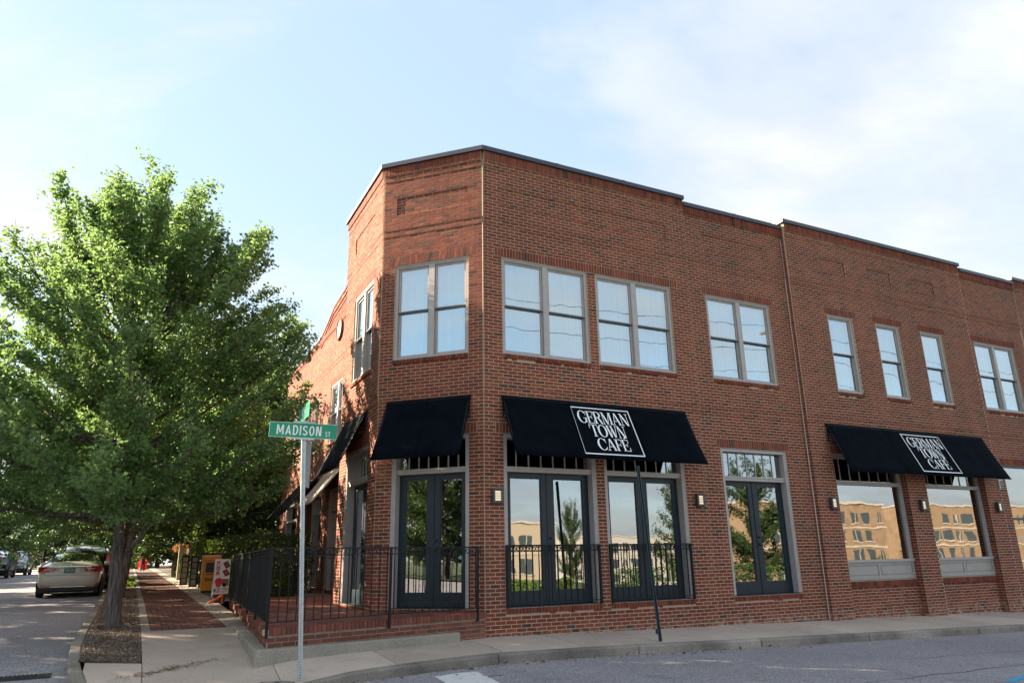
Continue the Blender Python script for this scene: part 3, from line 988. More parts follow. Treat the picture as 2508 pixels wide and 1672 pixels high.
# ------------------------------------------------------------------ windows, doors
def dh_window(F, u0, u1, double=True, blind='blind_white', glass='glass_upper', z0=SILL, z1=UT0, dd=0.024, n=None):
    """double hung sash window, one or two lights"""
    d0 = dd - 0.035
    w = MB()
    ft = 0.065
    w.fbox(F, u0 + .003, u0 + ft, d0 - .10, d0, z0 + .05, z1 - ft)
    w.fbox(F, u1 - ft, u1 - .003, d0 - .10, d0, z0 + .05, z1 - ft)
    w.fbox(F, u0 + .003, u1 - .003, d0 - .10, d0 + .003, z1 - ft, z1 - .004)
    w.fbox(F, u0 + .003, u1 - .003, d0 - .10, d0 + .02, z0 + .004, z0 + .05)
    w.fbox(F, u0 + .01, u1 - .01, d0 - .08, d0 + .022, z1 - .028, z1 - .006)
    bays = [(u0 + ft, u1 - ft)]
    if double:
        mid = (u0 + u1) / 2
        w.fbox(F, mid - .062, mid + .062, d0 - .10, d0 + .002, z0 + .05, z1 - ft)
        bays = [(u0 + ft, mid - .062), (mid + .062, u1 - ft)]
    wo = w.build('window', 'taupe_paint', BLD)
    zm = (z0 + z1) / 2 - 0.01
    for a, b_ in bays:
        s = MB()
        st = 0.042
        for (e, f, dq, rt_, rb) in ((zm, z1 - ft, d0 - .035, st, .035), (z0 + .05, zm + .03, d0 - .062, .030, .055)):
            s.fbox(F, a + .004, a + st, dq - .025, dq, e, f)
            s.fbox(F, b_ - st, b_ - .004, dq - .025, dq, e, f)
            s.fbox(F, a + st, b_ - st, dq - .025, dq - .001, f - rt_, f)
            s.fbox(F, a + st, b_ - st, dq - .025, dq - .001, e, e + rb)
        s.build('sash', 'taupe_paint', wo)
        MB().fbox(F, a + .004, b_ - .004, d0 - .034, d0 - .020, zm - .012, zm + .014).build('meeting_rail', 'sash_dark', wo)
        for (e, f, dq) in ((zm + .02, z1 - ft - .03, d0 - .050), (z0 + .09, zm - .01, d0 - .078)):
            MB().quad(F.p(a + st - .005, dq, e), F.p(b_ - st + .005, dq, e), F.p(b_ - st + .005, dq, f), F.p(a + st - .005, dq, f)).build('pane', glass, wo)
        MB().fbox(F, (b_ - st - .034) if F.u.x >= 0 else a + st + .004, (b_ - st - .004) if F.u.x >= 0 else a + st + .034, d0 - .088, d0 - .079, z0 + .09, zm - .01).build('sash_edge', 'teal_edge', wo)
        if blind:
            bl_ = MB()
            nn_ = 14
            for i in range(nn_):
                x0, x1 = a + .03 + (b_ - a - .06) * i / nn_, a + .03 + (b_ - a - .06) * (i + 1) / nn_
                q0, q1 = (rng.uniform(-.012, .012) for _ in range(2))
                bl_.quad(F.p(x0, d0 - .17 + (q0 if i % 2 else -q0), z0 + .03), F.p(x1, d0 - .17 + q1, z0 + .03), F.p(x1, d0 - .16 + q1, z1 - .03), F.p(x0, d0 - .16 + (q0 if i % 2 else -q0), z1 - .03))
            bl_.build('blind', rng.choice((blind, 'blind_cyan', 'blind_grey')) if blind == 'blind_white' else blind, wo)
    return wo


for a, b_ in ((2 * B, 12 * B), (13 * B, 23 * B)):
    dh_window(FR, a, b_)
dh_window(FR2, 28.2 * B, 38.1 * B)
for a, b_ in W3:
    dh_window(FR3, a, b_, False)
dh_window(FR4, 15.73, 17.68)
for a, b_ in W5:
    dh_window(FR3, a, b_, False)
dh_window(FC, 1.5 * B, 9.5 * B)
dh_window(FL, 0.60, 2.14, True, None)
for a, b_ in WWIN:
    dh_window(FW, a, b_, b_ - a > 1.2, 'blind_cream', 'glass_dim')
# dark rooms behind the side-street windows
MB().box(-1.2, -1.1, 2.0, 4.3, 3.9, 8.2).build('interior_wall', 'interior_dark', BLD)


def transom(F, u0, u1, z0, z1, d, par, n):
    MB().quad(F.p(u0, d, z0), F.p(u1, d, z0), F.p(u1, d, z1), F.p(u0, d, z1)).build('transom_pane', 'glass_door', par)
    for i in range(1, n):
        u = u0 + (u1 - u0) * i / n
        MB().fbox(F, u - .011, u + .011, d - .01, d + .014, z0, z1).build('muntin', 'taupe_paint', par)


def surround(F, u0, u1, z0, z1, dp, name='door_frame'):
    """painted frame lining the opening from the brick face back to the leaf"""
    w = MB()
    jt = 0.075
    w.fbox(F, u0 + .003, u0 + jt, -dp - .05, -.025, z0, z1 - .004)
    w.fbox(F, u1 - jt, u1 - .003, -dp - .05, -.025, z0, z1 - .004)
    w.fbox(F, u0 + jt, u1 - jt, -dp - .05, -.028, z1 - jt, z1 - .004)
    for k_, (e, f) in enumerate(((.04, .012), (.075, -.012))):
        w.fbox(F, u0 - .002 + .004, u0 + e * .6, -.04 - .01, -.012 - .006 * k_, z0, z1 - .02)
        w.fbox(F, u1 - e * .6, u1 - .002, -.04 - .01, -.012 - .006 * k_, z0, z1 - .02)
    w.fbox(F, u0 + jt, u1 - jt, -dp - .04, -.07, 2.41, 2.50)
    w.fbox(F, u0 + jt, u1 - jt, -dp - .04, -.055, 2.47, 2.505)
    return w.build(name, 'taupe_paint', BLD), jt


def double_door(F, u0, u1, z1=LT0, dp=0.20, knob=True, glass='glass_door', zbot=0.0):
    fr, jt = surround(F, u0, u1, zbot, z1, dp)
    MB().fbox(F, u0 + .01, u1 - .01, -dp - .1, -.01, zbot - .028, zbot + .018).build('threshold', 'navy_paint', fr)
    transom(F, u0 + jt, u1 - jt, 2.505, z1 - jt, -dp + .02, fr, 7)
    a, b_ = u0 + jt, u1 - jt
    mid = (a + b_) / 2
    for k_, (e, f) in enumerate(((a + .004, mid - .003), (mid + .003, b_ - .004))):
        l_ = MB()
        st = 0.135
        l_.fbox(F, e, e + st, -dp - .045, -dp, zbot + .022, 2.405)
        l_.fbox(F, f - st, f, -dp - .045, -dp, zbot + .022, 2.405)
        l_.fbox(F, e + st, f - st, -dp - .045, -dp - .001, 2.30, 2.405)
        l_.fbox(F, e + st, f - st, -dp - .045, -dp - .001, zbot + .022, 0.275)
        for q in (e + st, f - st - .016):
            l_.fbox(F, q, q + .016, -dp - .03, -dp - .012, .275, 2.30)
        do = l_.build('door', 'navy_paint', BLD, bev=0.003)
        MB().quad(F.p(e + st - .004, -dp - .026, .27), F.p(f - st + .004, -dp - .026, .27), F.p(f - st + .004, -dp - .026, 2.305), F.p(e + st - .004, -dp - .026, 2.305)).build('pane', glass, do)
        if k_ == (1 if F.u.x > 0 else 0) or F.u.x < 0 and k_ == 0:
            kx = e + .05 if F.u.x > 0 else f - .05
            for zk, rr in ((1.05, .032), (1.20, .022)):
                MB().lathe(F.p(kx, -dp, zk), F.n, [(.018, 0), (.018, .02), (rr, .032), (rr, .05), (rr * .6, .062)], 12).build('handle', 'sash_dark', do, True)
    MB().fbox(F, mid - .02, mid + .02, -dp - .002, -dp + .012, zbot + .02, 2.405).build('astragal', 'navy_paint', fr)
    return fr


double_door(FR, 2 * B, 12 * B)
double_door(FR, 13 * B, 23 * B)
double_door(FR2, 28.3 * B, 38 * B, dp=0.18)
double_door(FC, 1.5 * B, 9.3 * B)
double_door(FL, 0.55, 2.35, glass='glass_dim')


def shop_window(F, u0, u1, z1=LT0, dp=0.02, z0=3 * C + .005, zsill=0.64):
    w = MB()
    jt = 0.08
    w.fbox(F, u0 + .003, u0 + jt, -dp - .09, -dp + .03, zsill, z1 - .004)
    w.fbox(F, u1 - jt, u1 - .003, -dp - .09, -dp + .03, zsill, z1 - .004)
    w.fbox(F, u1 - jt - .035, u1 - jt, -dp - .05, -dp + .012, zsill, z1 - .004)
    w.fbox(F, u0 + jt, u1 - jt, -dp - .09, -dp + .028, z1 - jt, z1 - .004)
    w.fbox(F, u0 + jt, u1 - jt, -dp - .07, -dp + .032, 2.41, 2.50)
    w.fbox(F, u0 + .003, u1 - .003, -dp - .09, -dp + .06, zsill - .03, zsill + .03)
    fr = w.build('shop_window', 'taupe_paint', BLD)
    pn = MB()
    pn.fbox(F, u0 + .003, u1 - .003, -dp - .09, -dp, z0, zsill - .03)
    mid = (u0 + u1) / 2
    for a, b_ in ((u0 + .003, u0 + .09), (mid - .04, mid + .04), (u1 - .09, u1 - .003)):
        pn.fbox(F, a, b_, -dp, -dp + .022, z0 + .004, zsill - .031)
    for a, b_ in ((u0 + .09, mid - .04), (mid + .04, u1 - .09)):
        pn.fbox(F, a, b_, -dp, -dp + .0215, z0 + .004, z0 + .085)
        pn.fbox(F, a, b_, -dp, -dp + .0215, zsill - .095, zsill - .031)
        pn.fbox(F, a + .035, b_ - .035, -dp, -dp + .014, z0 + .12, zsill - .13)
    pn.build('stall_riser', 'panel_taupe', fr, bev=0.002)
    MB().quad(F.p(u0 + jt, -dp - .03, zsill + .03), F.p(u1 - jt, -dp - .03, zsill + .03), F.p(u1 - jt, -dp - .03, 2.41), F.p(u0 + jt, -dp - .03, 2.41)).build('pane', 'glass_door', fr)
    transom(F, u0 + jt, u1 - jt, 2.50, z1 - jt, -dp - .03, fr, 7)
    return fr


for a, b_ in OP3:
    shop_window(FI, a, b_)
# big plate window at the right edge of the picture, with two dark cross bars
w = MB()
for a, b_, e, f in ((15.935, 15.985, 0.02, LT0), (17.95, 17.995, 0.02, LT0), (15.985, 17.95, LT0 - .06, LT0 - .003), (15.985, 17.95, 0.02, .10)):
    w.fbox(FR4, a, b_, -.13, -.03, e, f)
fr = w.build('plate_window', 'sash_dark', BLD)
MB().quad(FR4.p(15.98, -.08, .1), FR4.p(17.95, -.08, .1), FR4.p(17.95, -.08, LT0 - .06), FR4.p(15.98, -.08, LT0 - .06)).build('pane', 'glass_door', fr)
MB().fbox(FR4, 15.985, 17.95, -.12, -.06, 1.62, 1.68).build('crossbar', 'sash_dark', fr)
MB().fbox(FR4, 15.985, 17.95, -.12, -.06, 1.10, 1.15).build('crossbar', 'sign_back', fr)
for a, b_ in ((19.1, 21.6), (22.4, 24.9)):
    MB().quad(FR3.p(a, -.1, .2), FR3.p(b_, -.1, .2), FR3.p(b_, -.1, LT0), FR3.p(a, -.1, LT0)).build('pane', 'glass_door', BLD)
# side-street shop openings: frames, dark glass
for a, b_, z0, z1 in WDOOR:
    w = MB()
    w.fbox(FW, a + .003, a + .09, -.18, -.02, z0, z1 - .004)
    w.fbox(FW, b_ - .09, b_ - .003, -.18, -.02, z0, z1 - .004)
    w.fbox(FW, a + .09, b_ - .09, -.18, -.03, z1 - .08, z1 - .004)
    w.fbox(FW, a + .09, b_ - .09, -.18, -.04, 2.4, 2.48)
    if z0 > .1:
        w.fbox(FW, a + .09, b_ - .09, -.18, -.05, z0, z0 + .4)
    fr = w.build('shop_front', 'taupe_paint', BLD)
    MB().quad(FW.p(a + .05, -.14, z0), FW.p(b_ - .05, -.14, z0), FW.p(b_ - .05, -.14, z1 - .05), FW.p(a + .05, -.14, z1 - .05)).build('pane', 'glass_dim', fr)
# louvre vent on the pier under the right awning's end
v_ = MB()
v_.fbox(FR3, 15.56 - .03, 15.56 + .005, 0, .03, 2.44, 2.70)
v_.fbox(FR4, 15.575, 15.78, -.01, .012, 2.44, 2.70)
vo_ = v_.build('vent', 'metal_vent', BLD)
for i in range(4):
    MB().fbox(FR4, 15.58, 15.775, .012, .035, 2.455 + .06 * i, 2.485 + .06 * i).build('louvre', 'sash_dark', vo_)

# ------------------------------------------------------------------ terrain
PY = [(-300, -3.2), (-60, -1.4), (-14, -0.68), (-5, -0.60), (-1.9, -0.545), (-1, -0.465), (0, -0.42), (2.6, -0.25), (8, -0.13), (17, 0.0), (30, 0.14), (60, 0.45), (110, 0.75), (400, 1.0)]
QX = [(-300, 0.6), (-40, 0.2), (-12, 0.0), (-2, 0.0), (0, -0.035), (12.5, -0.255), (30, -0.55), (120, -4.5), (300, -7.0)]


def lerp(tab, x):
    for (a, va), (b_, vb) in zip(tab, tab[1:]):
        if x <= b_:
            return va + (vb - va) * max(0.0, (x - a)) / (b_ - a)
    return tab[-1][1]


def sstep(x):
    x = min(1, max(0, x))
    return x * x * (3 - 2 * x)


def dip(x, y):
    return 1 - sstep((math.hypot(x + 4.75, (y + 2.5)) - 0.7) / 1.5)


def zside(x, y):
    return lerp(PY, y) + lerp(QX, x) - 0.115 * dip(x, y)


def zroad(x, y):
    z = lerp(PY, y) + lerp(QX, x) - 0.135
    return z


def sheet(name, poly, zf, mat, parent=None, cell=0.6, kind='structure', thick=0.0, dz=0.0):
    """polygon laid on the terrain, cut by a grid so that it follows the slopes"""
    bm = bmesh.new()
    vs = [bm.verts.new((x, y, 0)) for x, y in poly]
    bm.faces.new(vs)
    xs = [p_[0] for p_ in poly]
    ys = [p_[1] for p_ in poly]
    for ax, lo, hi in ((0, min(xs), max(xs)), (1, min(ys), max(ys))):
        n = int((hi - lo) / cell)
        for i in range(1, n + 1):
            q = lo + (hi - lo) * i / (n + 1)
            co = (q, 0, 0) if ax == 0 else (0, q, 0)
            no = (1, 0, 0) if ax == 0 else (0, 1, 0)
            bmesh.ops.bisect_plane(bm, geom=bm.verts[:] + bm.edges[:] + bm.faces[:], plane_co=co, plane_no=no)
    bmesh.ops.recalc_face_normals(bm, faces=bm.faces[:])
    if bm.faces and bm.faces[0].normal.z < 0:
        bmesh.ops.reverse_faces(bm, faces=bm.faces[:])
    for v in bm.verts:
        v.co.z = zf(v.co.x, v.co.y) + dz
    if thick:
        ed = [e for e in bm.edges if e.is_boundary]
        ex = bmesh.ops.extrude_edge_only(bm, edges=ed)
        for v in ex['geom']:
            if isinstance(v, bmesh.types.BMVert):
                v.co.z -= thick
    me = bpy.data.meshes.new(name)
    bm.to_mesh(me)
    bm.free()
    me.materials.append(MATS[mat])
    o = bpy.data.objects.new(name, me)
    COL.objects.link(o)
    if parent:
        o.parent = parent
    if kind:
        o['kind'] = kind
    return o


def gridsheet(name, xs, ys, zf, mat, dz=0.0):
    V = [(x, y, zf(x, y) + dz) for y in ys for x in xs]
    n = len(xs)
    Fq = [(j * n + i, j * n + i + 1, (j + 1) * n + i + 1, (j + 1) * n + i) for j in range(len(ys) - 1) for i in range(n - 1)]
    return npmesh(name, V, Fq, mat, None, 'structure')


far = [-1500, -700, -300, -150, -80, -60, -40, -30, -20, -14, -8, -4, 0, 4, 8, 14, 20, 30, 40, 60, 80, 110, 150, 300, 700, 1500]
gridsheet('ground', far, far, zroad, 'grass_ground', -0.12)
fine = lambda a, b_, s: [a + (b_ - a) * i / int((b_ - a) / s) for i in range(int((b_ - a) / s) + 1)]
gridsheet('road', fine(-70, -16, 3) + fine(-15.5, 22, .75) + fine(24, 120, 4), fine(-14.2, 2.0, .6), zroad, 'asphalt')
gridsheet('side_road', fine(-15.5, -5.9, .8), fine(2.0, 24, .8) + fine(26, 130, 3), zroad, 'asphalt')

# kerb line: down the side street, round the corner ramp and along the front
KP = [(-6.30, 110), (-6.30, 60), (-6.30, 30), (-6.30, 16), (-6.30, 9), (-6.30, 4.2), (-6.30, 1.6), (-6.25, 0.25), (-6.16, -0.70), (-6.06, -1.40), (-5.88, -1.95), (-5.45, -2.40), (-4.85, -2.52), (-4.20, -2.40), (-3.57, -2.21), (-2.84, -2.06), (-2.12, -1.90), (-1.33, -1.73), (-0.49, -1.56),
      (1.57, -1.52), (4.27, -1.61), (7.5, -1.71), (11.7, -1.80), (15, -1.9), (20, -2.05), (28, -2.3), (60, -3.2)]


def offset_line(P, d):
    res = []
    for i, p_ in enumerate(P):
        a, b_ = Vector(P[max(i - 1, 0)]), Vector(P[min(i + 1, len(P) - 1)])
        t_ = (b_ - a).normalized()
        n = Vector((-t_.y, t_.x))
        res.append((p_[0] + n.x * d, p_[1] + n.y * d))
    return res


KI = offset_line(KP, 0.15)
kerb = thing('kerb', None, None)
tag(kerb, kind='structure')
def along(P, s):
    """point on polyline P at index-parameter s"""
    i = min(len(P) - 2, int(s))
    f = s - i
    return (P[i][0] + (P[i + 1][0] - P[i][0]) * f, P[i][1] + (P[i + 1][1] - P[i][1]) * f)


cutsK = [0, .5, 1, 1.5, 2, 2.4, 2.8, 3.3, 3.8, 4.4, 5, 6, 8, 11, 13.6, 18, 19.2, 20.15, 21.0, 21.8, 22.5, 23.5, 24.4, 25, 26, len(KP) - 1]
for s0, s1 in zip(cutsK, cutsK[1:]):
    ss = sorted({s0 + .003, s1 - .003, *[float(k_) for k_ in range(int(s0) + 1, int(math.ceil(s1)))]})
    ss2 = []
    for a, b_ in zip(ss, ss[1:]):
        n = max(1, int(math.dist(along(KP, a), along(KP, b_)) / .8))
        ss2 += [a + (b_ - a) * i / n for i in range(n)]
    ss2.append(ss[-1])
    mb = MB()
    for q in ss2:
        o_, i_ = along(KP, q), along(KI, q)
        zo, zi = zside(*o_), zside(*i_)
        w1 = rng.uniform(-.006, .006)
        mb.v += [(o_[0] + w1, o_[1] + w1, zo + .002 - abs(w1)), (i_[0], i_[1], zi + .002), (o_[0], o_[1], zo - .25), (i_[0], i_[1], zi - .25)]
    for k_ in range(len(ss2) - 1):
        n = 4 * k_
        mb.f += [(n, n + 4, n + 5, n + 1), (n, n + 2, n + 6, n + 4), (n + 1, n + 5, n + 7, n + 3)]
    n = 4 * (len(ss2) - 1)
    mb.f += [(0, 1, 3, 2), (n, n + 2, n + 3, n + 1)]
    mb.build('kerb_stone', 'kerb_concrete', kerb, bev=0.02)

# pavement slabs: front walk, corner, side walk with its brick panel
walk = thing('pavement', None, None)
tag(walk, kind='structure')


def kin(x):
    """inner kerb line y at x on the front street"""
    for (a, ya), (b_, yb) in zip(KI[14:], KI[15:]):
        if x <= b_:
            return ya + (yb - ya) * (x - a) / (b_ - a)
    return KI[-1][1]


def slab(poly, mat='concrete', dz=0.0):
    sheet('slab', poly, zside, mat, walk, 0.5, None, 0.10, dz)


g4 = 0.011
xs = [-0.42, 1.09, 2.62, 4.28, 5.5, 7.05, 8.6, 10.2, 11.8, 13.4, 15.0, 16.6, 18.2, 19.8, 21.4, 23, 24.6, 27, 30, 40]
for a, b_ in zip(xs, xs[1:]):
    sl_ = 0.08
    slab([(a + g4 + sl_, kin(a) + g4), (b_ - g4 + sl_, kin(b_) + g4), (b_ - g4, 0.3), (a + g4, 0.3)])
# angled corner slabs in front of the terrace
Kc = KI[13:19]
slab([(p_[0], p_[1] + .006) for p_ in KI[16:19]][:] + [(-0.35, kin(-.35)), (-0.41, 0.1), (-0.62, 0.1), (-1.9, -0.35), (-2.2, -0.5)])
slab([(-3.715, KI[14][1] - .02), KI[14], KI[15], (KI[16][0] - .01, KI[16][1] + .006), (-2.21, -0.6), (-3.70, -0.9), (-3.72, -2.2)])
slab([(-3.73, KI[14][1] - .03), (-3.71, -0.91), (-3.5, 0.4), (-5.32, 0.4), (-5.32, -0.40), (-5.32, KI[11][1] + .02), KI[12], KI[13]])
slab([(-5.33, KI[11][1] + .03), (-5.33, -0.40), (-6.02, -0.02), KI[8], KI[9], KI[10], KI[11]])
slab([(-3.5, 0.41), (-3.4, 2.595), (-5.32, 2.595), (-5.32, 0.41)])
# concrete edging of the brick walk
ys = [2.605, 4.5, 6.5, 8.5, 10.5, 13, 16, 20, 25, 30, 40, 55, 70, 90]
for a, b_ in zip(ys, ys[1:]):
    slab([(-5.32, a), (-5.18, a), (-5.18, b_ - .01), (-5.32, b_ - .01)], 'concrete_old')
    slab([(-3.93, a), (-3.5, a), (-3.5 + (0.2 if a > 8 else 0), b_ - .01), (-3.93, b_ - .01)], 'concrete_old')
sheet('slab', [(-5.18, 2.6), (-3.93, 2.6), (-3.93, 90), (-5.18, 90)], zside, 'mulch', walk, 0.6, None, 0, -0.03)
# brick pavers: laid lengthwise, half bond; the nearest ones single objects, the far ones one part
pv = []
PL, PW = 0.2032, 0.1016
cols = 12
wq = (5.18 - 3.93) / cols
for c in range(cols):
    y = 2.62 - (PL / 2 if c % 2 else 0)
    while y < 46:
        a, b_ = max(y, 2.62), y + PL
        if b_ - a > 0.04:
            pv.append((a, b_, -5.18 + c * wq, -5.18 + (c + 1) * wq))
        y += PL
pv.sort(key=lambda q: q[0])
pme = MB().box(-wq / 2 + .004, wq / 2 - .004, -PL / 2 + .004, PL / 2 - .004, -0.05, 0.0).mesh('paver', 'paver_brick')
Vs, Fs = [], []
np_ = 0
for a, b_, x0, x1 in pv:
    xm, ym = (x0 + x1) / 2, (a + b_) / 2
    zz = zside(xm, ym) + rng.uniform(-.004, .004)
    if b_ - a > PL - 1e-6 and np_ < 299:
        o = bpy.data.objects.new('paver', pme)
        COL.objects.link(o)
        o.parent = walk
        o.location = (xm, ym, zz + .002)
        o.rotation_euler = (math.atan((zside(xm, ym + .1) - zside(xm, ym - .1)) / .2) + rng.uniform(-.012, .012), rng.uniform(-.02, .02), rng.uniform(-.012, .012))
        np_ += 1
    else:
        n = len(Vs)
        Vs += [(x0 + .004, a + .004, zz), (x1 - .004, a + .004, zz), (x1 - .004, b_ - .004, zz), (x0 + .004, b_ - .004, zz),
               (x0 + .004, a + .004, zz - .04), (x1 - .004, a + .004, zz - .04), (x1 - .004, b_ - .004, zz - .04), (x0 + .004, b_ - .004, zz - .04)]
        Fs += [(n, n + 1, n + 2, n + 3), (n, n + 4, n + 5, n + 1), (n + 1, n + 5, n + 6, n + 2), (n + 3, n, n + 4, n + 7)]
npmesh('far_pavers', Vs, Fs, 'paver_brick', walk, 'stuff')
# planting strip along the side street kerb
sheet('planting_strip', [(-6.12, 0.3), (-6.0, -0.02), (-5.335, -0.39), (-5.325, 2.6), (-5.325, 90), (-6.155, 90), (-6.15, 2.0)], zside, 'mulch', None, 0.45, 'structure', 0, -0.012)
gridsheet('verge', fine(-3.45, 2.0, 1.2), fine(9.4, 110, 3), zside, 'mulch', 0.0)
gridsheet('front_lawn', fine(-70, 130, 6), fine(-120, -14.2, 4), zroad, 'grass_ground', 0.10)
# mulch chips, leaf litter on the strip
rs = np.random.default_rng(5)


def flakes(name, n, region, size, mat, zf, tilt=0.5, up=0.004, parent=None):
    V, Fq = [], []
    k = 0
    while k < n:
        x, y = region(rs)
        s = size * rs.uniform(.5, 1.4)
        a = rs.uniform(0, 2 * pi)
        ca, sa = math.cos(a) * s, math.sin(a) * s
        t1, t2 = rs.uniform(-tilt, tilt, 2) * s
        z = zf(x, y) + up + abs(t1) + abs(t2)
        V += [(x - ca, y - sa, z - t1), (x + sa * .5, y - ca * .5, z - t2), (x + ca, y + sa, z + t1), (x - sa * .5, y + ca * .5, z + t2)]
        Fq.append((4 * k, 4 * k + 1, 4 * k + 2, 4 * k + 3))
        k += 1
    o = npmesh(name, V, Fq, mat, parent, 'stuff')
    return o


def reg_strip(r_):
    y = -0.30 + r_.random() ** 1.6 * 14
    x = r_.uniform(-6.1, -5.36)
    return x, max(y, -0.32 - (x + 5.4) * .5)


tag(flakes('mulch_chips', 5600, reg_strip, .014, 'dry_leaf', zside, .7), 'brown leaf litter and bark chips lying in the planting strip', 'litter')
tag(flakes('grey_chips', 1800, reg_strip, .014, 'concrete_old', zside, .6), 'pale grey gravel bits mixed into the planting strip', 'gravel')


def reg_brick(r_):
    return r_.uniform(-5.2, -3.6) if r_.random() < .5 else r_.uniform(-4.1, -3.5), 4 + r_.random() * 22


tag(flakes('fallen_leaves', 700, reg_brick, .025, 'dry_leaf', zside, .4), 'dry leaves scattered over the brick side walk', 'leaves')
def reg_gut(r_):
    x = r_.uniform(-3.4, 6)
    return x, kin(x) - .17 - abs(r_.normal(0, .12))


tag(flakes('gutter_leaves', 60, reg_gut, .030, 'dry_leaf', zroad, .5, .006), 'few dry leaves lying in the gutter of the front street', 'leaves')
def reg_spill(r_):
    return -5.15 + r_.normal(0, .16) + .0, -1.05 + r_.normal(0, .12)


tag(flakes('spilled_mulch', 420, lambda r_: ((lambda q: (-5.05 + q[0] * .30, -.85 + q[0] * .17 + q[1] * .06))(r_.normal(0, 1, 2))), .016, 'spill', zside, .3), 'streak of brown mulch washed onto the corner slab', 'litter')
# tufts and crumbs at the foot of the wall
def reg_base(r_):
    return r_.uniform(0.2, 15), -0.03 - abs(r_.normal(0, .05))


tag(flakes('wall_crumbs', 900, reg_base, .012, 'sealant', zside, .6), 'pale mortar crumbs and dry weeds along the foot of the front wall', 'litter')

# road markings, cracks, drain, cover
def patch(name, poly, mat, dz=0.005, zf=zroad, label=None, cat=None):
    o = sheet(name, poly, zf, mat, None, 0.5, None if label else 'structure', 0, dz)
    if label:
        tag(o, label, cat)
    return o


patch('stop_line', [(-1.69, -1.84), (-1.02, -1.82), (-1.06, -2.4), (-1.16, -3.2), (-1.4, -4.4), (-2.05, -4.4), (-1.82, -3.0)], 'road_paint', 0.005)
patch('paint_mark', [(5.15, -5.62), (5.9, -5.44), (7.0, -5.32), (7.0, -5.40), (5.9, -5.54), (5.2, -5.74)], 'blue_paint', 0.005)
for i in range(5):
    patch('road_dash', [(-10.62, 4 + i * 7.5), (-10.5, 4 + i * 7.5), (-10.5, 7 + i * 7.5), (-10.62, 7 + i * 7.5)], 'yellow_paint', 0.005)
patch('road_dash', [(-9.55, 2.6), (-9.45, 2.6), (-9.25, 5.2), (-9.35, 5.2)], 'yellow_paint', 0.006)


def crack(pts, w, zf=zroad):
    V, Fq = [], []
    for i, (x, y) in enumerate(pts):
        ww = w * rng.uniform(.4, 1.3)
        V += [(x, y - ww, zf(x, y) + .004), (x, y + ww, zf(x, y) + .004)]
        if i:
            Fq.append((2 * i - 2, 2 * i, 2 * i + 1, 2 * i - 1))
    npmesh('road_crack', V, Fq, 'crack', None, 'structure')


crack([(2.0 + i * .35, -4.95 + .03 * math.sin(i * 1.7) + .012 * i + rng.uniform(-.05, .05)) for i in range(42)], .010)
crack([(-9.0 + i * .12, 7.0 + rng.uniform(-.05, .05)) for i in range(22)], .012)
crack([(-8.4 + i * .1, 11.5 + rng.uniform(-.05, .05)) for i in range(14)], .010)
crack([(-2.9 + i * .06, -1.35 + .02 * i + rng.uniform(-.03, .03)) for i in range(9)], .004, zside)
crack([(6.0 + i * .09, -1.1 + .05 * i + rng.uniform(-.03, .03)) for i in range(10)], .004, zside)
crack([(-4.6 + i * .07, .9 + rng.uniform(-.03, .03) - .03 * i) for i in range(12)], .004, zside)
crack([(-9.5 + i * .3, -5.2 + rng.uniform(-.08, .08) + .1 * i) for i in range(30)], .010)
crack([(6 + i * .3, -3.6 + rng.uniform(-.06, .06) - .02 * i) for i in range(26)], .007)
# loose grit along the kerb where the asphalt feathers out
def reg_grit(r_):
    x = r_.uniform(-3.2, 19)
    return x, kin(x) - .16 - abs(r_.normal(0, .07))


tag(flakes('kerb_grit', 5000, reg_grit, .010, 'concrete', zroad, .5, .003), 'pale grit gathered along the front kerb', 'grit')
dr = thing('storm_drain', 'rusty iron gutter grate set in the side street at the corner', 'drain', (-6.72, 0.0, zroad(-6.72, 0.0)))
zd = zroad(-6.72, 0.0)
MB().box(-7.06, -6.40, -.17, .17, zd - .02, zd + .016).build('grate_frame', 'drain_iron', dr)
for i in range(13):
    MB().box(-7.03 + i * .048, -7.03 + i * .048 + .022, -.14, .14, zd + .0165, zd + .026).build('bar', 'hole_dark' if i % 2 else 'drain_iron', dr)
uc = thing('utility_cover', 'small square metal utility cover in the pavement by the sign post', 'cover', (-3.78, -1.88, zside(-3.78, -1.88)))
zu = zside(-3.78, -1.88)
MB().box(-3.96, -3.58, -2.05, -1.73, zu - .04, zu + .018).build('rim', 'drain_iron', uc)
MB().box(-3.93, -3.61, -2.02, -1.76, zu + .0, zu + .021).build('lid', 'concrete_old', uc)
MB().lathe((-3.78, -1.89, zu + .020), (0, 0, 1), [(.03, 0), (.03, .006)], 10).build('lift_hole', 'hole_dark', uc)

# ------------------------------------------------------------------ brick terrace
TZ = -0.035
TP = [(-0.02, -0.055), (-3.80, -0.955), (-3.33, 7.6), (-3.18, 9.0)]          # outer edge
TER = thing('brick_terrace', 'raised red brick terrace with brick-on-edge rim in front of the chamfered corner', 'terrace', (-3.8, -.95, -.45))
tb = MB()
inner = [(0.05, 9.0), (0.05, 4.55), (-CX + .05, 4.55), (-CX + .05, CX), (0.03, 0.05)]
tpo = [(x, y) for x, y in TP]
ring = tpo + inner
n_ = len(ring)
MBt = MB()
MBt.add([(x + (.03 if x < -3 else 0), y + (.03 if y < 0 else 0), TZ - .006) for x, y in ring], [tuple(range(n_))[::-1]])
MBt.build('brick_bed', 'terrace_brick', TER)
tb.add([(x, y, TZ - .012) for x, y in ring] + [(x, y, -0.75) for x, y in ring], [tuple(range(n_))[::-1], tuple(range(n_, 2 * n_))] + [(i, (i + 1) % n_, n_ + (i + 1) % n_, n_ + i) for i in range(n_)])
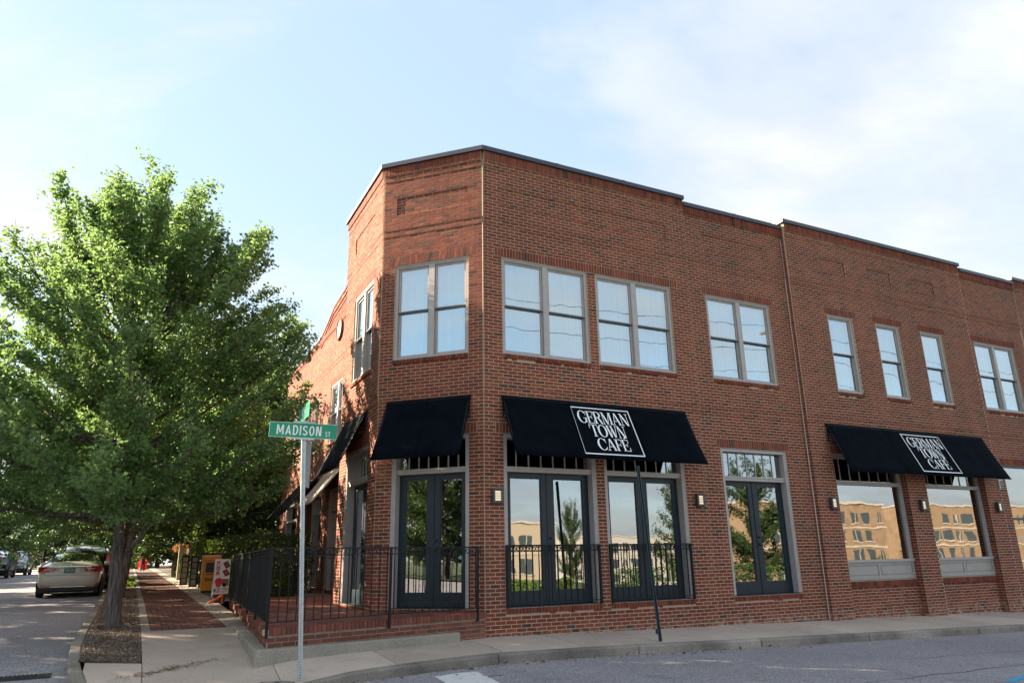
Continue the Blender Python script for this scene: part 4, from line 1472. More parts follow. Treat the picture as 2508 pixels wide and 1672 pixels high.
# shrink core slightly: mortar bed
tb.build('core', 'dark_mortar', TER)
for si, ((ax, ay), (bx, by)) in enumerate(zip(TP[:2], TP[1:3])):
    L_ = math.hypot(bx - ax, by - ay)
    u_ = Vector(((bx - ax) / L_, (by - ay) / L_, 0))
    n3 = Vector((u_.y, -u_.x, 0)) if si == 0 else Vector((u_.y, -u_.x, 0))
    if n3.dot(Vector((-1, -1, 0))) < 0:
        n3 = -n3
    Ft = Frame((ax, ay, 0), u_, n3)
    # rowlock rim: each brick on edge, 20 cm deep, a piece of its own
    nr = int(L_ / (C * 1.0))
    wr = L_ / nr
    rme = MB().box(-wr / 2 + .004, wr / 2 - .004, -0.17, 0.032, -0.098, 0.0).mesh('rim_brick', 'terrace_brick')
    ang = math.atan2(u_.y, u_.x)
    flip = Vector((-math.sin(ang), math.cos(ang), 0)).dot(n3) < 0
    for i in range(nr):
        if si == 0 and i == nr - 1:
            continue                    # corner brick broken out round the rail post
        o = bpy.data.objects.new('rim_brick', rme)
        COL.objects.link(o)
        o.parent = TER
        q = Vector(Ft.p((i + .5) * wr, rng.uniform(-.003, .003), TZ + rng.uniform(-.003, .003))) - OFF[TER]
        o.location = q
        o.rotation_euler = (rng.uniform(-.01, .01), rng.uniform(-.01, .01), ang + (pi if flip else 0))
    bl = courses(0, L_, -10 * C, TZ - .10, [], lambda u, z: 0.006)
    bl = [(a, b_, e - .027, f - .027, d) for a, b_, e, f, d in bl if f < TZ - .05]
    V, Q = brick_arrays(Ft, bl, jit=.0025, seed=41 + si)
    if si == 0:
        full = [x for x in bl]
        for (a, b_, e, f, d) in full:
            if e < -0.5:
                continue
            mb = MB()
            v1, q1 = brick_arrays(Ft, [(a, b_, e, f, d)], jit=.0025, seed=int(a * 991 + e * 77) % 9999)
            npb = npmesh('brick', np.asarray(v1) - np.array(OFF[TER]), q1, 'terrace_brick', TER)
        continue
    npmesh('brickwork', V - np.array(OFF[TER]), Q, 'terrace_brick', TER, 'stuff')
# floor bricks
Vs, Fs = [], []


def inside(x, y):
    # inside terrace polygon and clear of the building
    if y < -0.955 + (x + 3.8) * (0.90 / 3.78) + .19 or x < -3.8 + (y + .955) * .055 + .19 or y > 8.95:
        return False
    if x > 0.0 or (x > -CX - .0 and CX * 0 + (x + y) > 0.02 and y < 4.56):
        return False
    return True


y = -1.0
r = 0
while y < 9:
    x = -3.8 - (B / 2 if r % 2 else 0)
    while x < 0.1:
        if inside(x + B / 2, y + .05) and inside(x + .01, y + .05):
            z = TZ + rng.uniform(-.004, .0)
            n = len(Vs)
            Vs += [(x + .004, y + .004, z), (x + B - .004, y + .004, z), (x + B - .004, y + .0976, z), (x + .004, y + .0976, z)]
            Fs.append((n, n + 1, n + 2, n + 3))
        x += B
    y += 0.1016
npmesh('floor_bricks', np.array(Vs) - np.array(OFF[TER]), Fs, 'terrace_brick', TER, 'stuff')
# broken corner: a chipped brick end and mortar round the rail post
MB().box(-3.86, -3.78, -1.00, -.90, TZ - .10, TZ - .012).build('broken_brick', 'mortar', TER, bev=.02)
# concrete footing that runs out into the slope
ft = thing('concrete_footing', 'low weathered concrete footing kerb wrapping the terrace corner', 'footing', (-3.97, -1.12, -.45))
fo = [(-0.60, -0.33), (-2.3, -0.735), (-3.97, -1.135), (-3.90, 0.8), (-3.83, 2.85)]
fi = [(-0.60, -0.13), (-2.3, -0.53), (-3.74, -0.87), (-3.68, 0.8), (-3.62, 2.85)]
zt = [-0.315, -0.31, -0.30, -0.255, -0.235]
f_ = MB()
k = len(fo)
f_.add([(x, y, z) for (x, y), z in zip(fo, zt)] + [(x, y, z) for (x, y), z in zip(fi, zt)] + [(x, y, z - .35) for (x, y), z in zip(fo, zt)] + [(x, y, z - .35) for (x, y), z in zip(fi, zt)],
       [q for i in range(k - 1) for q in ((i, i + 1, k + i + 1, k + i), (i, 2 * k + i, 2 * k + i + 1, i + 1), (k + i, k + i + 1, 3 * k + i + 1, 3 * k + i))] + [(0, k, 3 * k, 2 * k), (k - 1, 3 * k - 1, 4 * k - 1, 2 * k - 1)])
f_.build('footing_body', 'concrete_old', ft, bev=.018)


# ------------------------------------------------------------------ iron railings
def railing(name, label, P, z0, z1, posts, gap, group='iron railings', drop=0.0, scroll=True):
    root = thing(name, label, 'railing', (P[0][0], P[0][1], z0), group)
    for (ax, ay), (bx, by) in zip(P, P[1:]):
        L_ = math.hypot(bx - ax, by - ay)
        MB().sqbar((ax, ay, z1), (bx, by, z1), .042, .022).build('top_rail', 'iron', root)
        MB().sqbar((ax, ay, z1 - .105), (bx, by, z1 - .105), .020, .010).build('upper_rail', 'iron', root)
        MB().sqbar((ax, ay, z0 + .075), (bx, by, z0 + .075), .028, .014).build('bottom_rail', 'iron', root)
        n = max(2, round(L_ / gap))
        sc = MB()
        for i in range(1, n):
            t_ = i / n
            x, y = ax + (bx - ax) * t_, ay + (by - ay) * t_
            MB().sqbar((x, y, z0 + .08), (x, y, z1 - .012), .0145).build('baluster', 'iron', root)
        if scroll:
            for i in range(n):
                for sgn in (-1, 1):
                    t_ = (i + .5 + sgn * .22) / n
                    cx_, cy_ = ax + (bx - ax) * t_, ay + (by - ay) * t_
                    pts = []
                    for a in np.linspace(pi * .1, pi * 1.75, 9):
                        rr = .026
                        du = math.cos(a) * rr * sgn
                        pts.append((cx_ + (bx - ax) / L_ * du, cy_ + (by - ay) / L_ * du, z1 - .058 + math.sin(a) * rr * 1.3))
                    sc.tube(pts, .0055, 4)
            sc.build('scrollwork', 'iron', root)
    for (x, y) in posts:
        MB().sqbar((x, y, z0 - drop), (x, y, z1 + .004), .038).build('post', 'iron', root)
    return root


railing('terrace_railing', 'long black iron railing round the edge of the brick terrace', [(-0.115, -0.115), (-3.80, -0.985), (-3.33, 7.6), (-3.18, 8.95)], TZ, 1.045,
        [(-0.20, -.135), (-1.90, -0.555), (-3.815, -1.0), (-3.705, .9), (-3.61, 2.6), (-3.515, 4.3), (-3.42, 6.0), (-3.33, 7.6)], .135, drop=.13)
railing('terrace_railing', 'black iron railing closing the back of the brick terrace', [(-3.15, 9.0), (-0.05, 9.0)], TZ, 1.045, [(-3.12, 9.0), (-1.6, 9.0), (-.1, 9.0)], .135)
for nm, (a, b_) in zip(('black iron guard rail across the left of the two front double doors', 'black iron guard rail across the right of the two front double doors'), ((2 * B + .005, 12 * B - .005), (13 * B + .005, 23 * B - .005))):
    railing('door_guard_rail', nm, [(a, -.02), (b_, -.02)], 0.0, 1.07, [(a + .02, -.02), (b_ - .02, -.02)], .135)


# ------------------------------------------------------------------ lettering
def arc_ring(cx_, cy_, ro, rx_o, ri, rx_i, a0, a1, n=22):
    P = []
    for i in range(n):
        p0, p1 = a0 + (a1 - a0) * i / n, a0 + (a1 - a0) * (i + 1) / n
        P.append([(cx_ + rx_o * math.cos(p0), cy_ + ro * math.sin(p0)), (cx_ + rx_o * math.cos(p1), cy_ + ro * math.sin(p1)),
                  (cx_ + rx_i * math.cos(p1), cy_ + ri * math.sin(p1)), (cx_ + rx_i * math.cos(p0), cy_ + ri * math.sin(p0))])
    return P


def rect(a, b_, c, d):
    return [(a, c), (b_, c), (b_, d), (a, d)]


TK, TN, SH = .165, .055, .05


def diag(x0, y0, x1, y1, w):
    return [(x0, y0), (x0 + w, y0), (x1 + w, y1), (x1, y1)]


def glyph(ch):
    s = lambda x, w: [rect(x, x + w, 0, 1), rect(x - .07, x + w + .07, 0, SH), rect(x - .07, x + w + .07, 1 - SH, 1)]
    if ch in 'EÉ':
        g_ = s(.08, TK) + [rect(.08, .70, 1 - TN, 1), rect(.64, .70, .70, 1), rect(.08, .55, .49, .49 + TN), rect(.50, .55, .38, .65), rect(.08, .74, 0, TN), rect(.68, .74, 0, .32)]
        if ch == 'É':
            g_.append([(.36, 1.06), (.46, 1.06), (.64, 1.26), (.48, 1.26)])
        return g_, .76
    if ch == 'F':
        return s(.08, TK) + [rect(.08, .70, 1 - TN, 1), rect(.64, .70, .70, 1), rect(.08, .55, .49, .49 + TN), rect(.50, .55, .38, .65)], .72
    if ch == 'R':
        return s(.08, TK) + arc_ring(.42, .745, .255, .33, .20, .16, -pi / 2, pi / 2, 12) + [rect(.2, .42, .95, 1), rect(.2, .42, .49, .545), diag(.66, 0, .38, .52, .19), rect(.62, .92, 0, SH)], .88
    if ch == 'M':
        return [rect(.10, .10 + TN, 0, 1), diag(.44, 0, .08, 1, .17), diag(.47, 0, .82, 1, .06), rect(.82, .82 + TK, 0, 1), rect(0, .24, 0, SH), rect(.74, 1.07, 0, SH), rect(0, .24, 1 - SH, 1), rect(.80, 1.07, 1 - SH, 1)], 1.08
    if ch == 'A':
        return [diag(.10, 0, .40, 1, .065), diag(.70, 0, .36, 1, .175), rect(.2, .72, .30, .35), rect(0, .26, 0, SH), rect(.60, .98, 0, SH)], .95
    if ch == 'N':
        return [rect(.12, .12 + TN, 0, 1), diag(.62, 0, .06, 1, .19), rect(.74, .74 + TN, 0, 1), rect(.02, .28, 0, SH), rect(0, .2, 1 - SH, 1), rect(.64, .92, 1 - SH, 1)], .90
    if ch == 'G':
        return arc_ring(.50, .5, .52, .48, .475, .29, R(38), R(322)) + [rect(.72, .72 + TK, .06, .44), rect(.58, .98, .40, .44), rect(.84, .88, .62, .98)], .98
    if ch == 'C':
        return arc_ring(.50, .5, .52, .48, .475, .29, R(38), R(318)) + [rect(.82, .87, .62, .98), [(.78, .10), (.9, .28), (.86, .30), (.74, .14)]], .92
    if ch == 'O':
        return arc_ring(.48, .5, .52, .47, .475, .28, 0, 2 * pi, 28), .95
    if ch == 'T':
        return [rect(.34, .34 + TK, 0, 1), rect(.0, .84, 1 - TN, 1), rect(0, .05, .68, 1), rect(.79, .84, .68, 1), rect(.24, .60, 0, SH)], .84
    if ch == 'W':
        return [diag(.26, 0, .04, 1, .17), diag(.34, 0, .56, 1, .055), diag(.66, 0, .44, 1, .17), diag(.76, 0, .98, 1, .055), rect(0, .30, 1 - SH, 1), rect(.38, .66, 1 - SH, 1), rect(.88, 1.12, 1 - SH, 1)], 1.1
    return [], .5


def serif_line(txt, x0, x1, y0, h):
    """set a line of serif capitals between x0 and x1"""
    gl = [glyph(c) for c in txt]
    tight = -0.045
    tot = sum(g_[1] + tight for g_ in gl) - tight
    k = (x1 - x0) / tot
    res, x = [], x0
    for polys, w in gl:
        for P in polys:
            res.append([(x + px * k, y0 + py * h) for px, py in P])
        x += (w + tight) * k
    return res


def logo_polys():
    """square-framed cafe sign in a box 0..1 x 0..1"""
    P = []
    bw = .020
    P += [rect(0, 1, 0, bw * 1.1), rect(0, 1, 1 - bw * 1.1, 1), rect(0, bw * .8, bw * 1.1, 1 - bw * 1.1), rect(1 - bw * .8, 1, bw * 1.1, 1 - bw * 1.1)]
    P += serif_line('GERMAN', .075, .945, .655, .265)
    P += serif_line('TOWN', .215, .815, .375, .255)
    P += serif_line('CAFÉ', .26, .80, .095, .245)
    return P


def text_mesh(txt, name, mat, size, sx=1.0, off=0.0, ext=0.002, align='CENTER', shear=0.0):
    cu = bpy.data.curves.new(name, 'FONT')
    cu.body = txt
    cu.size = size
    cu.offset = off
    cu.extrude = ext
    cu.align_x = align
    cu.align_y = 'CENTER'
    cu.resolution_u = 3
    tmp = bpy.data.objects.new(name, cu)
    COL.objects.link(tmp)
    dg = bpy.context.evaluated_depsgraph_get()
    me = bpy.data.meshes.new_from_object(tmp.evaluated_get(dg))
    bpy.data.objects.remove(tmp)
    for v in me.vertices:
        v.co.x *= sx
    me.materials.clear()
    me.materials.append(MATS[mat])
    return me


def put_text(me, name, parent, loc, xdir, ydir):
    """place a text mesh so that its x runs along xdir and its y along ydir"""
    x, y = Vector(xdir).normalized(), Vector(ydir).normalized()
    z = x.cross(y)
    loc = Vector(loc)
    M = Matrix(((x.x, y.x, z.x, loc.x), (x.y, y.y, z.y, loc.y), (x.z, y.z, z.z, loc.z), (0, 0, 0, 1)))
    me.transform(M)
    off = OFF.get(parent)
    if off is not None:
        me.transform(Matrix.Translation(-off))
    o = bpy.data.objects.new(name, me)
    COL.objects.link(o)
    o.parent = parent
    OFF[o] = off
    return o


# ------------------------------------------------------------------ awnings
def awning(F, u0, u1, label, zt=3.842, zb=2.63, out=0.62, logo=None, mat='awning_canvas', dw=0.02, seams=2):
    root = thing('awning', label, 'awning', F.p((u0 + u1) / 2, 0, zb), 'canvas awnings')
    ns, nt_ = 26, 8
    mb = MB()
    for side in (0, 1):
        for j in range(nt_ + 1):
            for i in range(ns + 1):
                t_, s = j / nt_, i / ns
                sag = 0.018 * math.sin(pi * t_) * (0.6 + 0.4 * math.cos(s * 2 * pi * (seams + 1)))
                d = dw + (out - dw) * t_
                z = zt + (zb - zt) * t_
                k_ = -0.008 * side - sag
                mb.v.append(F.p(u0 + (u1 - u0) * s, d + k_ * .8, z + k_ * .5))
    n = ns + 1
    off2 = n * (nt_ + 1)
    for j in range(nt_):
        for i in range(ns):
            mb.f.append((j * n + i, j * n + i + 1, (j + 1) * n + i + 1, (j + 1) * n + i))
            mb.f.append((off2 + j * n + i, off2 + (j + 1) * n + i, off2 + (j + 1) * n + i + 1, off2 + j * n + i + 1))
    for i in range(ns):
        mb.f.append((nt_ * n + i, nt_ * n + i + 1, off2 + nt_ * n + i + 1, off2 + nt_ * n + i))
        mb.f.append((i, off2 + i, off2 + i + 1, i + 1))
    for j in range(nt_):
        mb.f.append((j * n, (j + 1) * n, off2 + (j + 1) * n, off2 + j * n))
        mb.f.append((j * n + ns, off2 + j * n + ns, off2 + (j + 1) * n + ns, (j + 1) * n + ns))
    canvas = mb.build('canvas', mat, root, True)
    # frame: front bar, wall bar, side brackets
    MB().bar(F.p(u0 + .01, out - .03, zb + .012), F.p(u1 - .01, out - .03, zb + .012), .014).build('front_bar', 'iron', root)
    MB().bar(F.p(u0 + .01, dw + .008, zt - .045), F.p(u1 - .01, dw + .008, zt - .045), .014).build('wall_bar', 'iron', root)
    for u in (u0 + .03, u1 - .03):
        MB().tube([F.p(u, .03, zt - .06), F.p(u, .03, zt - .42), F.p(u, out * .30, zt - .50)], .012, 6).build('bracket', 'iron', root)
        MB().bar(F.p(u, .03, zt - .05), F.p(u, out - .04, zb + .02), .011).build('rafter', 'iron', root)
    for i in range(1, seams + 1):
        u = u0 + (u1 - u0) * i / (seams + 1)
        MB().sqbar(F.p(u, dw + .004 + .008, zt + .004), F.p(u, out + .006, zb + .006), .014, .003).build('seam', mat, root)
    if logo:
        ua, ub, ta, tb_ = logo
        lp = MB()
        for P in logo_polys():
            q = []
            for x, y in P:
                t_ = ta + (tb_ - ta) * (1 - y)
                u = ua + (ub - ua) * x
                q.append(F.p(u, dw + (out - dw) * t_ + .0065, zt + (zb - zt) * t_ + .004))
            lp.add(q, [tuple(range(len(q)))])
        lp.build('cafe_lettering', 'awning_text', canvas)
    return root


awning(FR, 0.36, 4.80, 'black awning with white framed cafe lettering over the two guarded front doors', logo=(1.835, 3.235, .10, .93))
awning(FR3, 9.0, 15.14, 'black awning with white framed cafe lettering over the two shop windows at right', out=.60, logo=(11.60, 13.13, .10, .93))
awning(FC, 0.25, 2.03, 'short plain black awning over the doors of the chamfered corner', seams=1)
awning(FL, 0.72, 2.62, 'black awning on the side street wall just round the corner, seen from its end', seams=1)
awning(FW, 6.1, 8.6, 'cream canvas awning on the rear wing beside the street sign', mat='cream_canvas', zt=3.7, zb=2.55, out=.95, seams=3)
awning(FW, 9.6, 13.4, 'dark awning farthest along the rear wing under the trees', zt=3.7, zb=2.45, out=1.15, seams=3)


# ------------------------------------------------------------------ wall lamps
def wall_lamp(F, u, z, label):
    root = thing('wall_lamp', label, 'lamp', F.p(u, 0, z), 'square louvred wall lamps')
    MB().fbox(F, u - .06, u + .06, .0, .035, z - .08, z + .08).build('back_plate', 'coping_metal', root)
    mb = MB()
    w_, h_ = .105, .135
    mb.fbox(F, u - w_, u + w_, .03, .045, z - h_, z + h_)
    mb.fbox(F, u - w_, u - w_ + .042, .045, .105, z - h_, z + h_)
    mb.fbox(F, u + w_ - .042, u + w_, .045, .105, z - h_, z + h_)
    mb.fbox(F, u - w_ + .042, u + w_ - .042, .045, .1045, z + h_ - .050, z + h_)
    mb.fbox(F, u - w_ + .042, u + w_ - .042, .045, .1045, z - h_, z - h_ + .050)
    mb.build('housing', 'coping_metal', root, bev=.004)
    MB().fbox(F, u - .062, u + .062, .05, .078, z - .084, z + .084).build('diffuser', 'lamp_glass', root)
    for i in range(4):
        zz = z - .052 + i * .0345
        MB().fbox(F, u - .063, u + .063, .0785, .103, zz - .006, zz + .006).build('louvre', 'coping_metal', root)


wall_lamp(FR, .235, 1.945, 'dark louvred wall lamp on the pier at the chamfered corner')
wall_lamp(FR, 4.98, 1.955, 'dark louvred wall lamp between the guarded doors and the plain double door')
wall_lamp(FR3, 8.87, 1.95, 'dark louvred wall lamp left of the first shop window')
wall_lamp(FR3, 12.09, 1.95, 'dark louvred wall lamp on the pier between the two shop windows')
wall_lamp(FR3, 15.27, 1.95, 'dark louvred wall lamp near the right edge of the picture')

# ------------------------------------------------------------------ street sign, leaning post
SPZ = zside(-3.50, -1.94)
sp = thing('street_sign', 'green street name sign on a perforated galvanised post at the corner', 'street sign', (-3.50, -1.94, SPZ))
p0, p1 = Vector((-3.50, -1.94, SPZ - .1)), Vector((-3.665, -1.94, 2.66))
vd = Vector((CAM.x + 3.55, CAM.y + 1.94, 0)).normalized()       # the blade faces the crossing
xd = Vector((-vd.y, vd.x, 0))
ax_ = (p1 - p0).normalized()
po = MB()
hw = .026
for s in (-1, 1):
    po.sqbar(p0 + xd * s * (hw - .008), p1 + xd * s * (hw - .008), .016, .05)
po.sqbar(p0, p1, .05, .012)
po.sqbar(p0 + vd * .022, p1 + vd * .022, .045, .008)
post = po.build('post', 'galvanized', sp)
hl = MB()
nh = 108
for i in range(nh):
    c_ = p0 + (p1 - p0) * ((i + .5) / nh) + vd * .027
    hl.lathe(c_, vd, [(.0068, 0), (.0068, .0012)], 6)
hl.build('punched_holes', 'hole_dark', post, kind='stuff')
upv = Vector((0, 0, 1))
bc = Vector((-3.665, -1.94, 2.603)) + vd * .035
tilt = R(-1.6)
xb = (xd * math.cos(tilt) + upv * math.sin(tilt)).normalized()
yb = vd.cross(xb)
Fb = Frame(bc, xb, vd)
bl_ = MB()


def bladebox(mb, a, b_, d0, d1, e, f):
    mb.add([bc + xb * u + yb * z + vd * d for z in (e, f) for u, d in ((a, d0), (b_, d0), (b_, d1), (a, d1))], [(0, 3, 2, 1), (4, 5, 6, 7), (0, 1, 5, 4), (1, 2, 6, 5), (2, 3, 7, 6), (3, 0, 4, 7)])


BL0, BL1 = -.455, .455
bladebox(bl_, BL0, BL1, -.003, .003, -.105, .105)
blade = bl_.build('blade', 'sign_green', sp)
bd = MB()
bladebox(bd, BL0, BL0 + .006, .003, .0045, -.105, .105)
bladebox(bd, BL0 + .006, BL1, .003, .0045, -.105, -.100)
bladebox(bd, BL0 + .006, BL1, .003, .0045, .1, .105)
bd.build('border', 'sign_white', blade)


def sans_polys(ch, w=.17):
    """condensed highway-sign capitals in a box about .6 wide, 1 high"""
    if ch == 'M':
        return [rect(0, w, 0, 1), rect(.80 - w, .80, 0, 1), [(w * .2, 1), (w * 1.15, 1), (.40 + w * .42, .20), (.40 - w * .42, .20)], [(.80 - w * 1.15, 1), (.80 - w * .2, 1), (.40 + w * .42, .20), (.40 - w * .42, .20)]], .80
    if ch == 'A':
        return [[(0, 0), (w, 0), (.345 + w * .5, 1), (.345 - w * .3, 1)], [(.69 - w, 0), (.69, 0), (.345 + w * .3, 1), (.345 - w * .5, 1)], rect(.14, .55, .20, .34)], .69
    if ch == 'D':
        return [rect(0, w, 0, 1), rect(w, .30, 0, .14), rect(w, .30, .86, 1)] + arc_ring(.30, .5, .5, .31, .36, .31 - w, -pi / 2, pi / 2, 12), .61
    if ch == 'I':
        return [rect(0, w, 0, 1)], w
    if ch == 'S':
        return arc_ring(.29, .735, .265, .29, .125, .29 - w, R(20), R(270), 12) + arc_ring(.29, .265, .27, .29, .13, .29 - w, R(-160), R(90), 12), .58
    if ch == 'O':
        return arc_ring(.31, .5, .51, .31, .37, .31 - w, 0, 2 * pi, 24), .62
    if ch == 'N':
        return [rect(0, w, 0, 1), rect(.63 - w, .63, 0, 1), [(w * .4, 1), (w * 1.35, 1), (.63 - w * .4, 0), (.63 - w * 1.35, 0)]], .63
    if ch == 'T':
        return [rect(0, .58, .86, 1), rect(.29 - w / 2, .29 + w / 2, 0, .86)], .58
    return [], .4


def sans_line(txt, x0, x1, y0, h, gap=.17):
    gl = [sans_polys(c) for c in txt]
    k = (x1 - x0) / (sum(g_[1] for g_ in gl) + gap * (len(gl) - 1))
    res, x = [], x0
    for polys, w in gl:
        res.append([[(x + px * k, y0 + py * h) for px, py in P] for P in polys])
        x += (w + gap) * k
    return res


for polys in (sans_line('MADISON', -.355, .245, -.068, .136), sans_line('ST', .300, .368, -.072, .072)):
    for letter in polys:
        lt = MB()
        for i, P in enumerate(letter):
            lt.add([bc + xb * x + yb * y + vd * (.0055 + .0002 * (i % 3)) for x, y in P], [tuple(range(len(P)))])
        lt.build('letter', 'sign_white', blade)
for zz in (-.112, .112):
    br = MB()
    bladebox(br, -.14, .16, -.012, .012, zz - .013, zz + .013)
    br.build('clamp', 'galvanized', sp)
# crossing blade on top, seen nearly edge on
b2 = MB()
x2 = (vd * .985 + xd * .17).normalized()
n2 = Vector((-x2.y, x2.x, 0))
c2_ = Vector((-3.67, -1.94, 2.86))
for (a, b_, e, f, d0, d1, tgt) in ((-.42, .42, -.105, .105, -.003, .003, b2),):
    b2.add([c2_ + x2 * u + n2 * d + upv * z for z in (e, f) for u, d in ((a, d0), (b_, d0), (b_, d1), (a, d1))], [(0, 3, 2, 1), (4, 5, 6, 7), (0, 1, 5, 4), (1, 2, 6, 5), (2, 3, 7, 6), (3, 0, 4, 7)])
cb = b2.build('cross_blade', 'sign_green', sp)
me = text_mesh('4TH', 'name_lettering', 'sign_white', .17, .85, .004)
side = -1 if n2.dot(CAM - c2_) < 0 else 1
put_text(me, 'name_lettering', cb, c2_ + n2 * .006 * side, x2 * (-side if n2.cross(upv).dot(x2) * 1 > 0 else side) if False else (upv.cross(n2 * side)), upv)
MB().sqbar(p1 - upv * .02, p1 + upv * .10, .03).build('clamp', 'galvanized', sp)
# narrow parking plate fixed flat to the post behind the blade
pl = MB()
pc = Vector((-3.61, -1.90, 1.55)) - vd * .03
x3 = (xd * .25 - vd * .97).normalized()
n3_ = Vector((-x3.y, x3.x, 0))
pl.add([pc + x3 * u + n3_ * d + upv * z for z in (.30, .95) for u, d in ((0, -.002), (.30, -.002), (.30, .002), (0, .002))], [(0, 3, 2, 1), (4, 5, 6, 7), (0, 1, 5, 4), (1, 2, 6, 5), (2, 3, 7, 6), (3, 0, 4, 7)])
pl.build('parking_plate', 'sign_back', sp)

lpz = zside(2.75, -1.28)
lp = thing('leaning_post', 'dark steel sign post leaning left at the kerb in front of the second door', 'post', (2.75, -1.28, lpz))
a_, b2_ = Vector((2.75, -1.28, lpz - .1)), Vector((2.53, -1.24, 2.44))
q = MB()
q.sqbar(a_, b2_, .036, .008)
for s in (-1, 1):
    q.sqbar(a_ + Vector((s * .018, -.014, 0)), b2_ + Vector((s * .018, -.014, 0)), .008, .028)
    q.sqbar(a_ + Vector((s * .025, -.026, 0)), b2_ + Vector((s * .025, -.026, 0)), .014, .005)
q.build('channel', 'dark_steel', lp)
hl = MB()
for i in range(40):
    c_ = a_ + (b2_ - a_) * (i + .5) / 40 + Vector((0, -.006, 0))
    hl.lathe(c_, (0, -1, 0), [(.006, 0), (.006, .001)], 6)
hl.build('punched_holes', 'hole_dark', lp, kind='stuff')
MB().sqbar(Vector((2.48, -1.24, 2.38)), Vector((2.54, -1.24, 2.42)), .02).build('bolt', 'dark_steel', lp)
MB().box(2.68, 2.71, -1.30, -1.26, lpz + .12, lpz + .20).build('clip', 'dark_steel', lp)


# ------------------------------------------------------------------ trees
def leaf_cloud(name, P, Nrm, size, mat, parent, r_, fold=0.25, aspect=0.8, kind=None):
    """one folded kite-shaped leaf at each point"""
    n = len(P)
    P = np.asarray(P)
    Nn = np.asarray(Nrm, dtype=float)
    Nn /= np.linalg.norm(Nn, axis=1, keepdims=True) + 1e-9
    a = r_.normal(size=(n, 3))
    X = np.cross(Nn, a)
    X /= np.linalg.norm(X, axis=1, keepdims=True) + 1e-9
    Y = np.cross(Nn, X)
    s = (size * r_.uniform(.65, 1.25, n))[:, None]
    v0 = P - X * s * .15
    v1 = P + X * s * .45 + Y * s * aspect * .5 + Nn * s * fold * .5
    v2 = P + X * s * .85 - Nn * s * fold * .35
    v3 = P + X * s * .45 - Y * s * aspect * .5 + Nn * s * fold * .5
    V = np.stack([v0, v1, v2, v3], 1).reshape(-1, 3)
    i = np.arange(n)[:, None] * 4
    F3 = np.concatenate([i + np.array([[0, 1, 2]]), i + np.array([[0, 2, 3]])], 1).reshape(-1, 3)
    return npmesh(name, V, F3, mat, parent, kind)


